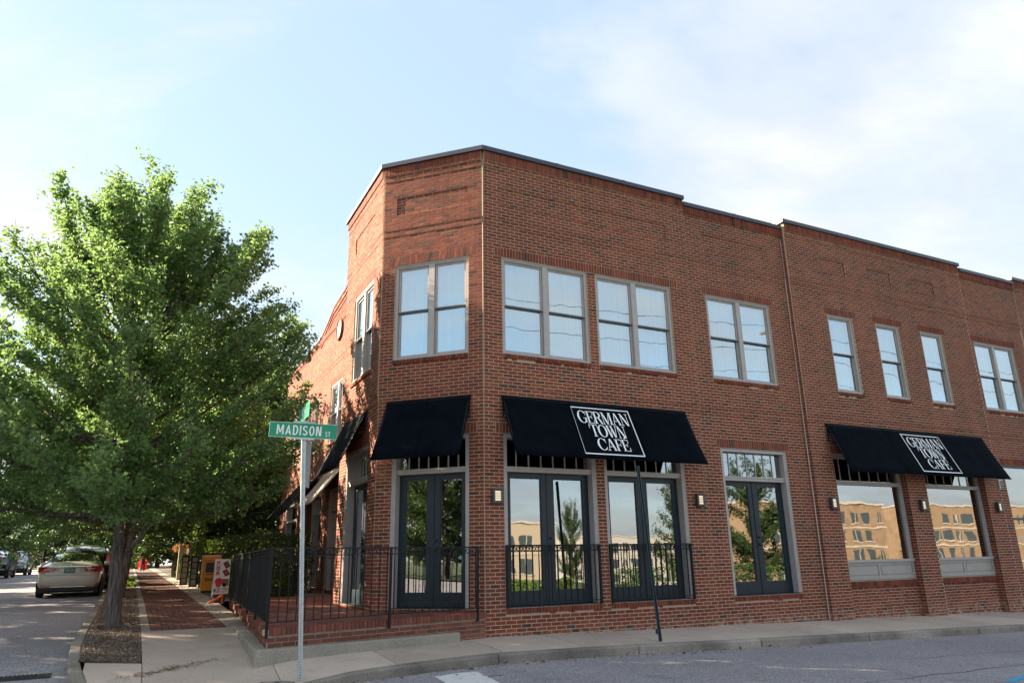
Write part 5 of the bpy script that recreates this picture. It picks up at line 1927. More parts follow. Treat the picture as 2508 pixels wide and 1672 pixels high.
def make_tree(name, label, cat_group, loc, H, base_r, env, z_low, nb, leaf, nleaf, mat, bark, seed, lean=(0, 0), spur=0.10, el=(18, 62), wood_n=7, sub=True, suckers=False, plumes=0):
    """trunk, limbs that reach out to an envelope, twigs, and leaves set along the twigs"""
    r_ = np.random.default_rng(seed)
    rr = random.Random(seed)
    root = thing(name, label, 'tree', loc, cat_group, local=True)
    wood = MB()
    tp = []
    nT = 12
    for i in range(nT + 1):
        t_ = i / nT
        tp.append(Vector((lean[0] * t_ + .10 * math.sin(t_ * 5 + seed) * t_, lean[1] * t_ + .10 * math.cos(t_ * 4 + seed) * t_, H * .86 * t_)))
    tr = [base_r * (1.35 if i == 0 else 1.08 if i == 1 else (1 - .9 * (i / nT) ** .9)) * (1 + .05 * math.sin(i * 2.3 + seed)) for i in range(nT + 1)]
    # extra root flare rings
    wood.tube([tp[0] + Vector((0, 0, -.12))] + [tp[0] + Vector((0, 0, .03)), tp[0] + Vector((0, 0, .14))] + tp[1:], [base_r * 1.7, base_r * 1.35, base_r * 1.12] + tr[1:], 12)
    if suckers:
        for k_ in range(7):
            a = rr.uniform(0, 2 * pi)
            wood.tube([tp[0] + Vector((math.cos(a) * base_r * .8, math.sin(a) * base_r * .8, .10)), tp[0] + Vector((math.cos(a) * base_r * 1.9, math.sin(a) * base_r * 1.9, .02)), tp[0] + Vector((math.cos(a + .2) * base_r * 3.2, math.sin(a + .2) * base_r * 3.2, -.04))], [base_r * .32, base_r * .22, base_r * .08], 6)

    if suckers:
        wood.tube([Vector((base_r * .6, -.02, 1.35)), Vector((.30, -.05, 1.62)), Vector((.42, -.06, 2.0)), Vector((.46, -.02, 2.5))], [.05, .042, .035, .024], 7)
        wood.tube([Vector((base_r * .5, -.03, 1.85)), Vector((.22, -.03, 2.1)), Vector((.40, .02, 2.45)), Vector((.62, .1, 2.9))], [.042, .036, .03, .02], 7)
        wood.tube([Vector((-base_r * .4, -.03, 2.15)), Vector((-.20, -.05, 2.4)), Vector((-.34, -.05, 2.7)), Vector((-.55, -.1, 3.0))], [.045, .036, .028, .018], 7)

    def trunk_at(z):
        t_ = min(1, max(0, z / (H * .86))) * nT
        i = min(nT - 1, int(t_))
        return tp[i].lerp(tp[i + 1], t_ - i), tr[i] + (tr[i + 1] - tr[i]) * (t_ - i)

    tw = []            # twig segments (a, b, weight)
    for k_ in range(nb):
        f = (k_ + .5) / nb
        zt = z_low + (H - z_low) * f ** .92
        Rr = lerp(env, zt) * rr.choice((.72, .85, .95, 1.0, 1.08, 1.18, 1.28 if rr.random() < .35 else 1.0))
        az = k_ * 2.39996 + rr.uniform(-.35, .35)
        e = R(el[0] + (el[1] - el[0]) * f ** 1.3 + rr.uniform(-9, 9))
        zo = max(z_low * .72 + rr.uniform(0, .5), zt - Rr * math.tan(e))
        zo = min(zo, H * .80)
        a, ar = trunk_at(zo)
        end = Vector((a.x * .4 + math.cos(az) * Rr, a.y * .4 + math.sin(az) * Rr, zt + rr.uniform(-.2, .3)))
        L_ = (end - a).length
        mid = a.lerp(end, .5) + Vector((0, 0, -.10 * L_ if f < .6 else .02 * L_)) + Vector((rr.uniform(-.1, .1), rr.uniform(-.1, .1), 0)) * L_ * .5
        pts = [a, a.lerp(mid, .55) + (mid - a.lerp(end, .5)) * .25, mid, mid.lerp(end, .55) + Vector((0, 0, -.03 * L_)), end]
        r0 = min(ar * .62, base_r * .10 + L_ * base_r * .085)
        wood.tube(pts, [r0, r0 * .8, r0 * .58, r0 * .36, r0 * .12], 6)
        for i in range(1, 4):
            tw.append((pts[i], pts[i + 1], 1.0 if i > 1 else .55))
        if sub:
            ns = max(3, int(L_ * 3.2))
            for j in range(ns):
                s = .22 + .74 * (j + rr.random()) / ns
                q = s * 4
                i = min(3, int(q))
                b0 = pts[i].lerp(pts[i + 1], q - i)
                d = (pts[i + 1] - pts[i]).normalized()
                sd = d.orthogonal().normalized()
                sd.rotate(Matrix.Rotation(rr.uniform(0, 2 * pi), 3, d))
                dirn = (d * rr.uniform(.5, 1.0) + sd * rr.uniform(.6, 1.0) + Vector((0, 0, .22))).normalized()
                l2 = L_ * rr.uniform(.13, .30) * (1.2 - s * .80)
                b1 = b0 + dirn * l2
                wood.tube([b0, b0.lerp(b1, .5) + Vector((0, 0, .03 * l2)), b1], [r0 * .28, r0 * .18, r0 * .06], 4, False)
                tw.append((b0, b1, 1.0))
    # long feathery shoots that break the outline
    for k_ in range(plumes):
        az = k_ * 2.39996 * 1.7 + rr.uniform(-.4, .4)
        top = k_ % 3 != 2
        rad = rr.uniform(.5, 2.5) if top else rr.uniform(3.1, 4.1)
        zo = rr.uniform(4.2, 6.4) if top else rr.uniform(2.8, 4.6)
        a, ar = trunk_at(zo)
        ze = (H * 1.00 - .55 * rad + rr.uniform(-.5, .35)) if top else zo + rad * rr.uniform(.45, .85)
        end = Vector((a.x + math.cos(az) * rad, a.y + math.sin(az) * rad, ze))
        L_ = (end - a).length
        mid = a.lerp(end, .5) + Vector((math.cos(az), math.sin(az), 0)) * (.10 * L_ if top else 0)
        wood.tube([a, mid, end], [.035, .022, .006], 5)
        tw.append((mid, end, 1.5))
        for j in range(9):
            s = .45 + .52 * (j + rr.random()) / 9
            b0 = a.lerp(mid, s * 2) if s < .5 else mid.lerp(end, s * 2 - 1)
            d = (end - mid).normalized()
            sd = d.orthogonal().normalized()
            sd.rotate(Matrix.Rotation(rr.uniform(0, 2 * pi), 3, d))
            b1 = b0 + (d * .8 + sd * .7).normalized() * rr.uniform(.22, .5) * (1.3 - s * .7)
            wood.tube([b0, b1], [.008, .003], 4, False)
            tw.append((b0, b1, 1.3))
    A = np.array([list(a) for a, b_, w in tw])
    Bv = np.array([list(b_) for a, b_, w in tw])
    wt = np.array([w * (b_ - a).length for a, b_, w in tw])
    idx = r_.choice(len(tw), nleaf, p=wt / wt.sum())
    # leaves sit in spur clusters
    t_ = r_.random(nleaf)
    P = A[idx] + (Bv[idx] - A[idx]) * t_[:, None]
    nspur = nleaf // 4
    sp_i = r_.integers(0, nspur, nleaf)
    P = P[sp_i] + r_.normal(0, spur * .45, (nleaf, 3)) + r_.normal(0, spur * .4, (nspur, 3))[sp_i]
    cen = np.array([0, 0, H * .5])
    Nn = r_.normal(0, .75, (nleaf, 3)) + np.array([0, 0, .75]) + (P - cen) / H * .8
    w_ = wood.build('trunk', bark, root, True)
    leaf_cloud('crown', P, Nn, leaf, mat, root, r_)
    return root


def copy_tree(src, loc, rotz, scale, label, group=None):
    c = src.copy()
    COL.objects.link(c)
    c.location = loc
    c.rotation_euler = (0, 0, rotz)
    c.scale = (scale, scale, scale) if isinstance(scale, (int, float)) else scale
    c['label'] = label
    if group:
        c['group'] = group
    for ch in src.children:
        d = ch.copy()
        COL.objects.link(d)
        d.parent = c
    return c


TX, TY = -5.78, 3.55
GENV = [(1.9, 2.4), (2.6, 3.1), (4.0, 3.4), (5.2, 3.2), (6.2, 2.7), (7.2, 2.05), (8.2, 1.35), (9.0, .8), (9.8, .3)]
gk = make_tree('ginkgo_tree', 'tall bright green ginkgo tree in the planting strip at the street corner', None, (TX, TY, zside(TX, TY) - .02), 9.0, .118, GENV, 2.45, 84, .080, 140000, 'ginkgo_leaf', 'bark', 4, lean=(-.35, .1), spur=.13, el=(20, 62), suckers=True, plumes=46)
ENV2 = [(2.4, 2.4), (3.4, 3.7), (5, 4.3), (7, 3.7), (8.5, 2.2), (10, .7)]
st = make_tree('street_tree', 'second tree in the planting strip, close behind the ginkgo', 'trees in the planting strip', (-5.80, 12.6, zside(-5.8, 12.6) - .02), 9.0, .12, ENV2, 2.9, 52, .11, 52000, 'street_leaf', 'bark', 9, spur=.2, el=(14, 55), lean=(.7, 0))
for i, (y, s, nm) in enumerate(((18.5, 1.0, 'third tree in the planting strip, in line behind the ginkgo'), (27.0, 1.05, 'fourth tree in the planting strip, far along the side walk'), (37.0, 1.0, 'farthest tree in the planting strip at the end of the side walk'))):
    copy_tree(st, (-5.86, y, zside(-5.86, y)), 1.9 * (i + 1), s, nm)
ENV3 = [(.8, 2.6), (3, 4.2), (6, 4.4), (9, 3.4), (11, 1.8), (12.5, .5)]
wd = make_tree('shade_tree', 'dark shade tree behind the rear wing, nearest the side walk', 'shade trees behind the building', (-0.9, 25.0, .1), 11.5, .2, ENV3, 1.2, 40, .20, 20000, 'wood_leaf', 'dark_bark', 21, spur=.34, el=(8, 55))
for i, (x, y, s, nm) in enumerate(((2.6, 29.5, 1.05, 'dark shade tree peering over the far end of the rear wing'), (-1.6, 34.0, 1.0, 'dark shade tree right of the side walk, beyond the ivy post'), (-0.6, 44.0, 1.15, 'dark shade tree far along the right of the side walk'), (-2.2, 56.0, 1.1, 'last dark shade tree closing the side walk view'), (6.5, 38.0, 1.2, 'shade tree hidden mostly behind the rear wing'))):
    copy_tree(wd, (x, y, .15), 2.2 * i + 1, s, nm)
# across the side street
for i, (x, y, s, nm) in enumerate(((-16.8, 36.0, .62, 'low bushy tree across the side street at the left picture edge'), (-16.6, 45.0, .72, 'low bushy tree across the side street behind the parked cars'), (-15.6, 56.0, .70, 'far low tree across the side street over the parked cars'),
                                   (-13.5, 78.0, .8, 'farthest tree across the side street above the grey sedan'), (-9.0, 98, .9, 'distant tree at the end of the side street'), (-12.5, 88, 1.0, 'distant dense tree over the street bend'), (-6.2, 82, .9, 'distant tree behind the end of the side walk'), (-3.2, 72, .9, 'distant tree right of the end of the side walk'), (-22.5, 40, .8, 'second row tree across the side street at the left edge'), (-21.5, 56, .85, 'second row tree across the side street, farther up'))):
    copy_tree(wd, (x, y, .2), 1.3 * i + .4, (s * 1.25, s * 1.25, s), nm, 'trees across the side street')
# tall trees over the far kerb, out of the frame: they shade the side street
for i, (x, y, s, nm) in enumerate(((-17.8, 9.5, .95, 'tall tree on the far kerb opposite the corner'), (-17.6, 17.5, .9, 'tall tree on the far kerb opposite the grey sedan'), (-18.2, 25.5, .92, 'tall tree on the far kerb further up the side street'), (-18.3, 13.6, .93, 'tall tree on the far kerb between the corner and the sedan'), (-18.0, 21.5, .9, 'tall tree on the far kerb beyond the sedan'), (-18.4, 5.0, .9, 'tall tree on the far kerb nearest the crossing'))):
    copy_tree(wd, (x, y, 0), 2.7 * i + .9, s, nm, 'trees on the far kerb')


def shrub(name, label, cat, boxes, n, leaf, mat, seed, group=None, round_=0.0):
    """leafy mass filling boxes (x0,x1,y0,y1,z0,z1), denser at the skin"""
    r_ = np.random.default_rng(seed)
    b0 = boxes[0]
    root = thing(name, label, cat, ((b0[0] + b0[1]) / 2, (b0[2] + b0[3]) / 2, b0[4]), group)
    off = np.array(OFF[root])
    Ps, Ns = [], []
    vol = np.array([(b_[1] - b_[0] + .3) * (b_[3] - b_[2] + .3) * (b_[5] - b_[4] + .3) for b_ in boxes])
    for b_, v in zip(boxes, vol):
        k_ = int(n * v / vol.sum())
        q = r_.random((k_, 3)) * 2 - 1
        ax_i = r_.integers(0, 3, k_)
        sk = r_.random(k_) < .75
        sg = np.sign(r_.random(k_) - .5)
        q[np.arange(k_)[sk], ax_i[sk]] = (sg * (1 - np.abs(r_.normal(0, .07, k_))))[sk]
        if round_:
            q = q / (np.linalg.norm(q, axis=1, keepdims=True) ** round_ + 1e-6)
        c_ = np.array([(b_[0] + b_[1]) / 2, (b_[2] + b_[3]) / 2, (b_[4] + b_[5]) / 2])
        h = np.array([(b_[1] - b_[0]) / 2, (b_[3] - b_[2]) / 2, (b_[5] - b_[4]) / 2])
        P = c_ + q * h * (1 + .07 * np.sin(q[:, [1, 2, 0]] * 5 + seed)) + r_.normal(0, .03, (k_, 3))
        Ps.append(P)
        Ns.append(q + r_.normal(0, .7, (k_, 3)) + np.array([0, 0, .4]))
    P = np.concatenate(Ps) - off
    leaf_cloud('foliage', P, np.concatenate(Ns), leaf, mat, root, r_)
    stem = MB()
    rr = random.Random(seed)
    for b_ in boxes:
        for k_ in range(3):
            x, y = rr.uniform(b_[0] * .7 + b_[1] * .3, b_[1] * .7 + b_[0] * .3), rr.uniform(b_[2] * .7 + b_[3] * .3, b_[3] * .7 + b_[2] * .3)
            stem.tube([(x, y, b_[4] - .05), (x + rr.uniform(-.05, .05), y, (b_[4] + b_[5]) / 2), (x + rr.uniform(-.15, .15), y + rr.uniform(-.15, .15), b_[5] - .1)], [.025, .018, .008], 5)
    stem.build('stem', 'dark_bark', root)
    return root


shrub('hedge', 'clipped dark green hedge behind the terrace railing', 'hedge', [(-3.0, -1.3, 9.35, 11.4, -.15, .98)], 9000, .06, 'hedge_leaf', 51)
shrub('hedge', 'long tall dark hedge right of the side walk behind the newspaper box', 'hedge', [(-2.9, -.3, 12.8, 21.5, -.1, 1.75)], 15000, .085, 'hedge_leaf', 52)
shrub('ivy_post', 'tall post overgrown with bright ivy beside the side walk gate', 'ivy', [(-3.35, -2.95, 21.6, 22.1, 0.0, 3.3)], 3000, .09, 'ivy_leaf', 53)
shrub('bright_shrub', 'bright green shrub leaning over the fence by the ivy post', 'shrub', [(-3.65, -3.1, 23.0, 24.5, .4, 1.25)], 1600, .09, 'ivy_leaf', 54, round_=.4)
shrub('bright_shrub', 'low lit shrub at the far right side of the walk', 'shrub', [(-3.4, -2.6, 33.0, 35.0, .1, 1.2)], 1400, .10, 'ivy_leaf', 58, round_=.4)
shrub('maple_bough', 'orange leaved bough hanging over the fence along the side walk', 'shrub', [(-3.7, -2.9, 29.5, 31.5, 1.5, 1.8)], 520, .10, 'orange_leaf', 55, round_=.3)
shrub('flowering_shrub', 'red flowering shrub far down the side walk', 'shrub', [(-4.9, -4.3, 62, 64, .4, 1.7)], 800, .16, 'red_flower', 56, round_=.4)
shrub('lit_foliage', 'sunlit green foliage at the far end of the side walk', 'shrub', [(-5.6, -3.6, 70, 74, .3, 3.6)], 1600, .22, 'ivy_leaf', 59, round_=.3)
shrub('verge_grass', 'short bright grass edge beside the far side walk', 'grass', [(-5.85, -5.4, 21, 30, zside(-5.6, 22), zside(-5.6, 28) + .12)], 3000, .06, 'ivy_leaf', 57)
# bright weeds in the strip by the second tree

# ------------------------------------------------------------------ fence, gate panels, newspaper boxes on the side walk
fence = thing('picket_fence', 'weathered board fence along the right of the side walk', 'fence', (-3.3, 24, .1))
fme = MB()
fme.add([(0, -.07, 0), (0, .07, 0), (0, .07, 1.45), (0, 0, 1.53), (0, -.07, 1.45), (.02, -.07, 0), (.02, .07, 0), (.02, .07, 1.45), (.02, 0, 1.53), (.02, -.07, 1.45)],
        [(0, 1, 2, 3, 4), (9, 8, 7, 6, 5), (0, 5, 6, 1), (1, 6, 7, 2), (2, 7, 8, 3), (3, 8, 9, 4), (4, 9, 5, 0)])
fmesh = fme.mesh('board', 'fence_wood')
for i in range(70):
    y = 22.6 + i * .16
    o = bpy.data.objects.new('board', fmesh)
    COL.objects.link(o)
    o.parent = fence
    o.location = Vector((-3.3 + .004 * i + rng.uniform(-.01, .01), y, zside(-3.3, y) + .02)) - OFF[fence]
    o.rotation_euler = (rng.uniform(-.015, .015), rng.uniform(-.02, .02), 0)
for zz in (.35, 1.2):
    MB().sqbar((-3.26, 22.5, zside(0, 22) + .55 * 0 + zz), (-2.98, 33.8, zside(0, 33) + zz), .05, .09).build('rail', 'fence_wood', fence)
for i, (y, nm) in enumerate(((28.2, 'pale sunlit gate post, the nearer of two along the fence'), (33.9, 'pale sunlit gate post, the farther of two along the fence'))):
    pz = zside(-3.4, y)
    pp = thing('gate_post', nm, 'post', (-3.45, y, pz), 'pale gate posts')
    MB().box(-3.56, -3.36, y - .1, y + .1, pz, pz + 1.55).build('shaft', 'pale_wood', pp, bev=.01)
    MB().box(-3.59, -3.33, y - .13, y + .13, pz + 1.55, pz + 1.62).build('cap', 'pale_wood', pp, bev=.01)


def gate_panel(y, x, label, mat):
    z = zside(x, y)
    root = thing('lattice_gate', label, 'gate', (x, y, z), 'narrow lattice gate panels')
    w_ = .27
    for a, b_, e, f in ((0, .05, .05, 1.12), (w_ - .05, w_, .05, 1.12), (.05, w_ - .05, 1.06, 1.12), (.05, w_ - .05, .05, .11)):
        MB().box(x + a, x + b_, y, y + .05, z + e, z + f).build('frame_bar', mat, root)
    for i in range(1, 5):
        MB().box(x + .05, x + w_ - .05, y + .01, y + .04, z + .1 + i * .195, z + .13 + i * .195).build('crossbar', mat, root)
    MB().box(x + .05, x + w_ - .05, y + .042, y + .048, z + .11, z + 1.06).build('backing', 'pale_wood', root)


gate_panel(17.6, -3.66, 'nearer of two narrow black lattice panels leaning beside the hedge', 'black_paint')
gate_panel(19.6, -3.86, 'farther of two narrow black lattice panels leaning beside the hedge', 'black_paint')
bz = zside(-3.3, 16)
bxx = thing('black_screen', 'black board screen between the lattice panels and the newspaper box', 'screen', (-3.2, 17.2, bz))
for i in range(6):
    MB().box(-3.36 + i * .15, -3.22 + i * .15, 17.3, 17.33, bz, bz + 1.22).build('board', 'black_paint', bxx)

# newspaper box
nz_ = zside(-3.0, 14.2)
nbx = thing('newspaper_box', 'yellow orange newspaper vending box standing by the hedge', 'newspaper box', (-3.26, 14.2, nz_))
body = MB()
prof = [(14.0, 0.0), (14.0, .96), (14.03, 1.04), (14.10, 1.10), (14.48, 1.10), (14.5, 1.06), (14.5, 0)]
x0, x1 = -3.54, -2.98
k = len(prof)
body.add([(x0, y, nz_ + z + .06) for y, z in prof] + [(x1, y, nz_ + z + .06) for y, z in prof], [tuple(range(k)), tuple(range(2 * k - 1, k - 1, -1))] + [(i, k + i, k + (i + 1) % k, (i + 1) % k) for i in range(k)])
bo = body.build('cabinet', 'box_yellow', nbx, bev=.015)
MB().box(x0 + .10, x1 - .08, 13.985, 13.999, nz_ + .62, nz_ + .92).build('display_window', 'poster_dark', nbx)
MB().box(x0 + .03, x1 - .03, 13.988, 13.999, nz_ + .97, nz_ + .985).build('door_gap', 'hole_dark', nbx)
MB().box(x0 + .03, x1 - .03, 13.988, 13.999, nz_ + .555, nz_ + .57).build('door_gap', 'hole_dark', nbx)
MB().box(x0 + .03, x1 - .03, 14.05, 14.45, nz_ - .02, nz_ + .06).build('plinth', 'poster_dark', nbx)
me = text_mesh('EXAM', 'box_lettering', 'poster_dark', .15, .9, .004)
put_text(me, 'box_lettering', bo, (-3.26, 13.985, nz_ + .40), (1, 0, 0), (0, 0, 1))
# poster rack
rz = zside(-3.2, 9.9)
rk = thing('poster_rack', 'news rack with a white poster of red diamonds beside the terrace railing', 'news rack', (-3.53, 8.75, rz))
RY = 8.75
rx0, rx1 = -3.665, -3.28
MB().box(rx0 + .77 * .01, rx1 - .01, RY + .02, RY + .32, rz + .12, rz + 1.04).build('cabinet', 'poster_dark', rk, bev=.01)
ps = MB().box(rx0, rx1, RY - .002, RY + .018, rz + .20, rz + 1.06).build('poster', 'poster_white', rk)


def pbox(a, b_, e, f, mat, nm='print', rot=0):
    cx_, cz = (a + b_) / 2, (e + f) / 2
    hx, hz_ = (b_ - a) / 2, (f - e) / 2
    q = []
    for sx, sz in ((-1, -1), (1, -1), (1, 1), (-1, 1)):
        X_, Z_ = sx * hx, sz * hz_
        q.append((cx_ + X_ * math.cos(rot) - Z_ * math.sin(rot), RY - .005, cz + X_ * math.sin(rot) + Z_ * math.cos(rot)))
    MB().quad(*q).build(nm, mat, ps)


for cz in (.92, .72):
    pbox(rx0 + .77 * .30, rx0 + .77 * .46, rz + cz - .08, rz + cz + .08, 'poster_dark', rot=R(30))
    MB().quad(*[(rx0 + .77 * .38 + x * .05, RY - .008, rz + cz + z * .065) for x, z in ((-.9, -.3), (.3, -.9), (.9, .3), (-.3, .9))]).build('print', 'poster_red', ps)
pk = [(math.cos(a) * .10 * (1 if math.sin(a) > -.2 else .8), math.sin(a) * (.10 if math.sin(a) > 0 else .14)) for a in np.linspace(0, 2 * pi, 17)[:-1]]
q = MB()
q.add([(rx0 + .77 * .17 + x, RY - .007, rz + .50 + z) for x, z in pk], [tuple(range(16))])
q.build('print', 'poster_red', ps)
pbox(rx0 + .77 * .28, rx0 + .77 * .48, rz + .40, rz + .57, 'poster_brown')
pbox(rx0 + .77 * .31, rx0 + .77 * .40, rz + .37, rz + .46, 'poster_dark')
me = text_mesh('SCENE', 'poster_lettering', 'poster_magenta', .115, 1.05, .004)
put_text(me, 'poster_lettering', ps, (rx0 + .77 * .11, RY - .006, rz + .84), (0, 0, -1), (1, 0, 0))
me = text_mesh('MUSIC CITY', 'poster_lettering', 'poster_dark', .15, .43, .001)
put_text(me, 'poster_lettering', ps, (rx0 + .77 * .25, RY - .006, rz + .285), (1, 0, 0), (0, 0, 1))
MB().box(rx0 + .05, rx1 - .05, RY + .05, RY + .28, rz - .05, rz + .12).build('base', 'poster_dark', rk)
oz = zside(-3.6, 8.3)
og = thing('orange_bracket', 'orange plastic bracket on the ground under the poster rack', 'bracket', (-3.62, 8.3, oz))
MB().add([(-3.75, 8.25, oz), (-3.45, 8.25, oz + .16), (-3.45, 8.33, oz + .22), (-3.75, 8.33, oz + .07), (-3.75, 8.40, oz), (-3.45, 8.40, oz + .15)], [(0, 1, 2, 3), (3, 2, 5, 4), (0, 3, 4), (1, 5, 2)]) if False else None
ob = MB()
ob.sqbar((-3.78, 8.3, oz + .03), (-3.46, 8.3, oz + .20), .09, .05)
ob.build('bar', 'orange_plastic', og, bev=.01)
MB().sqbar((-3.46, 8.3, oz + .0), (-3.46, 8.3, oz + .22), .03).build('foot', 'orange_plastic', og)

# walker far down the side walk
pz = zside(-4.6, 52)
pe = thing('person', 'small figure in dark clothes walking far down the side walk', 'person', (-4.75, 52, pz))
bmv = bmesh.new()
J_ = {'pel': (0, 0, .92, .13, .10), 'wai': (0, 0, 1.08, .12, .09), 'che': (0, .02, 1.30, .16, .11), 'nek': (0, .02, 1.48, .05, .05), 'hea': (0, .03, 1.60, .085, .10), 'top': (0, .03, 1.70, .06, .07),
      'kl': (-.09, .06, .5, .07, .07), 'al': (-.10, .02, .08, .045, .05), 'tl': (-.10, .16, .03, .03, .03), 'kr': (.09, -.02, .5, .07, .07), 'ar': (.10, -.16, .10, .045, .05), 'tr': (.10, -.04, .04, .03, .03),
      'sl': (-.19, .02, 1.38, .06, .06), 'el': (-.25, -.02, 1.10, .045, .045), 'hl': (-.25, .06, .88, .035, .035), 'sr': (.19, .02, 1.38, .06, .06), 'er': (.25, .02, 1.10, .045, .045), 'hr': (.25, .12, .90, .035, .035)}
E_ = [('pel', 'wai'), ('wai', 'che'), ('che', 'nek'), ('nek', 'hea'), ('hea', 'top'), ('pel', 'kl'), ('kl', 'al'), ('al', 'tl'), ('pel', 'kr'), ('kr', 'ar'), ('ar', 'tr'), ('che', 'sl'), ('sl', 'el'), ('el', 'hl'), ('che', 'sr'), ('sr', 'er'), ('er', 'hr')]
ks = list(J_)
me = bpy.data.meshes.new('body')
me.from_pydata([J_[k_][:3] for k_ in ks], [(ks.index(a), ks.index(b_)) for a, b_ in E_], [])
me.materials.append(MATS['person_dark'])
o = bpy.data.objects.new('body', me)
COL.objects.link(o)
o.parent = pe
md = o.modifiers.new('skin', 'SKIN')
for i, k_ in enumerate(ks):
    me.skin_vertices[0].data[i].radius = J_[k_][3:5]
me.skin_vertices[0].data[0].use_root = True
md = o.modifiers.new('sub', 'SUBSURF')
md.levels = md.render_levels = 1
bmv.free()


# ------------------------------------------------------------------ cars
def make_car(name, label, loc, rotz, kind, paint, rear=True, plate=None, group='parked cars'):
    """lofted body, glazing, wheels, lamps; y runs from the rear (0) to the nose"""
    root = thing(name, label, 'car', loc, group, rotz, local=True)
    if kind == 'sedan':
        L_, hw_ = 4.85, .925
        #      y    half   zb    belt  roof  roofhalf
        ST = [(0.00, .80, .34, .84, .93, .55), (.06, .87, .28, .92, 1.02, .57), (.30, .90, .22, .98, 1.07, .58), (.78, .92, .20, .99, 1.11, .60), (1.25, .925, .18, .98, 1.29, .60), (1.75, .925, .18, .97, 1.43, .58),
              (2.5, .925, .18, .96, 1.465, .58), (3.05, .925, .18, .95, 1.42, .57), (3.85, .92, .18, .93, 1.00, .60), (4.35, .90, .20, .82, .88, .58), (4.72, .80, .24, .68, .74, .5), (4.85, .62, .36, .56, .60, .4)]
        gl_r, gl_f = (3, 5), (7, 8)
        side = (4, 7)
        wy, wr = (1.0, 3.80), .33
    else:
        L_, hw_ = 4.8, .96
        ST = [(0.00, .80, .50, .86, .92, .6), (.05, .92, .36, 1.02, 1.10, .7), (.16, .95, .30, 1.08, 1.45, .74), (.42, .96, .28, 1.08, 1.70, .72), (1.2, .96, .26, 1.07, 1.78, .72), (2.4, .96, .26, 1.06, 1.78, .71),
              (3.0, .96, .26, 1.05, 1.70, .70), (3.65, .955, .26, 1.03, 1.13, .72), (4.2, .94, .28, 1.0, 1.07, .70), (4.62, .90, .32, .90, .98, .66), (4.76, .84, .38, .80, .86, .6), (4.80, .74, .44, .70, .74, .5)]
        gl_r, gl_f = (1, 3), (6, 7)
        side = (3, 6)
        wy, wr = (.95, 3.78), .37
    rings = []
    for (y, w_, zb, belt, roof, rh) in ST:
        P = [(0, zb), (w_ * .82, zb), (w_ * .985, zb + .12), (w_, (zb + belt) / 2 + .02), (w_ * .985, belt - .06), (w_ * .955, belt), (max(rh, w_ * .62) if roof - belt > .18 else w_ * .80, roof - .035), (0, roof)]
        if roof - belt > .18:
            P[6] = (rh + .03, roof - .035)
        rings.append([(x, y, z) for x, z in P] + [(-x, y, z) for x, z in P[-2:0:-1]])
    m_ = len(rings[0])

    def face(i, j):
        return (i * m_ + j, i * m_ + (j + 1) % m_, (i + 1) * m_ + (j + 1) % m_, (i + 1) * m_ + j)

    V = [v for r_ in rings for v in r_]
    glass_f = []
    for i in range(gl_r[0], gl_r[1]):
        glass_f += [(i, 6), (i, 7)]
    for i in range(gl_f[0], gl_f[1]):
        glass_f += [(i, 6), (i, 7)]
    sidef = []
    for i in range(side[0], side[1]):
        sidef += [(i, 5), (i, 8)]
    allf = [(i, j) for i in range(len(rings) - 1) for j in range(m_)]
    body = MB()
    body.add(V, [face(i, j) for i, j in allf])
    nv = len(V)
    zc0, zc1 = (rings[0][0][2] + rings[0][7][2]) / 2, (rings[-1][0][2] + rings[-1][7][2]) / 2
    body.v += [(0, -.03, zc0), (0, L_ + .02, zc1)]
    lastr = (len(rings) - 1) * m_
    body.f += [((j + 1) % m_, j, nv) for j in range(m_)] + [(lastr + j, lastr + (j + 1) % m_, nv + 1) for j in range(m_)]
    for _ in (0,):
        pass
    bo = body.build('body', paint, root, True, sub=1)
    # glazing laid 6 mm proud of the shell, inset from the pillars
    def glaze(fs, nm, ins=.10):
        for (i, j) in fs:
            q = [Vector(V[k_]) for k_ in face(i, j)]
            c_ = sum(q, Vector()) / 4
            n = (q[1] - q[0]).cross(q[3] - q[0]).normalized()
            if n.dot(c_ - Vector((0, L_ * .5, .6))) < 0:
                n = -n
            MB().quad(*[c_ + (a - c_) * (1 - ins) + n * .012 for a in q]).build(nm, 'glass_car', root)
    glaze(sidef, 'side_window', .14)

    def screen(st, nm):
        i0, i1 = st
        L0, R0 = Vector(V[i0 * m_ + 6]), Vector(V[i0 * m_ + 8])
        C0, C1 = Vector(V[i0 * m_ + 7]), Vector(V[i1 * m_ + 7])
        L1, R1 = Vector(V[i1 * m_ + 6]), Vector(V[i1 * m_ + 8])
        up_ = Vector((0, 0, .016)) + Vector((0, -.012 if i0 < 5 else .012, 0))
        a = .10
        g_ = MB()
        bot = (L0, C0, R0)
        top_ = (L1, C1, R1)
        if i0 > 5:
            bot, top_ = (L1, C1, R1), (L0, C0, R0)
        mid_i = (i0 + i1) // 2 if i1 - i0 > 1 else None
        rows = []
        seq = range(i0, i1 + 1)
        for i in seq:
            rows.append([Vector(V[i * m_ + k_]) for k_ in (6, 7, 8)])
        cen = sum((v for r_ in rows for v in r_), Vector()) / (3 * len(rows))
        vs = []
        for r_ in rows:
            for v in r_:
                d = v - cen
                vs.append(cen + Vector((d.x * .90, d.y * .86, d.z * .86)) + up_)
        g_.add(vs, [(k_ * 3 + c_, k_ * 3 + c_ + 1, (k_ + 1) * 3 + c_ + 1, (k_ + 1) * 3 + c_) for k_ in range(len(rows) - 1) for c_ in (0, 1)])
        g_.build(nm, 'glass_car', root, True)

    screen(gl_r, 'rear_window')
    screen(gl_f, 'windscreen')
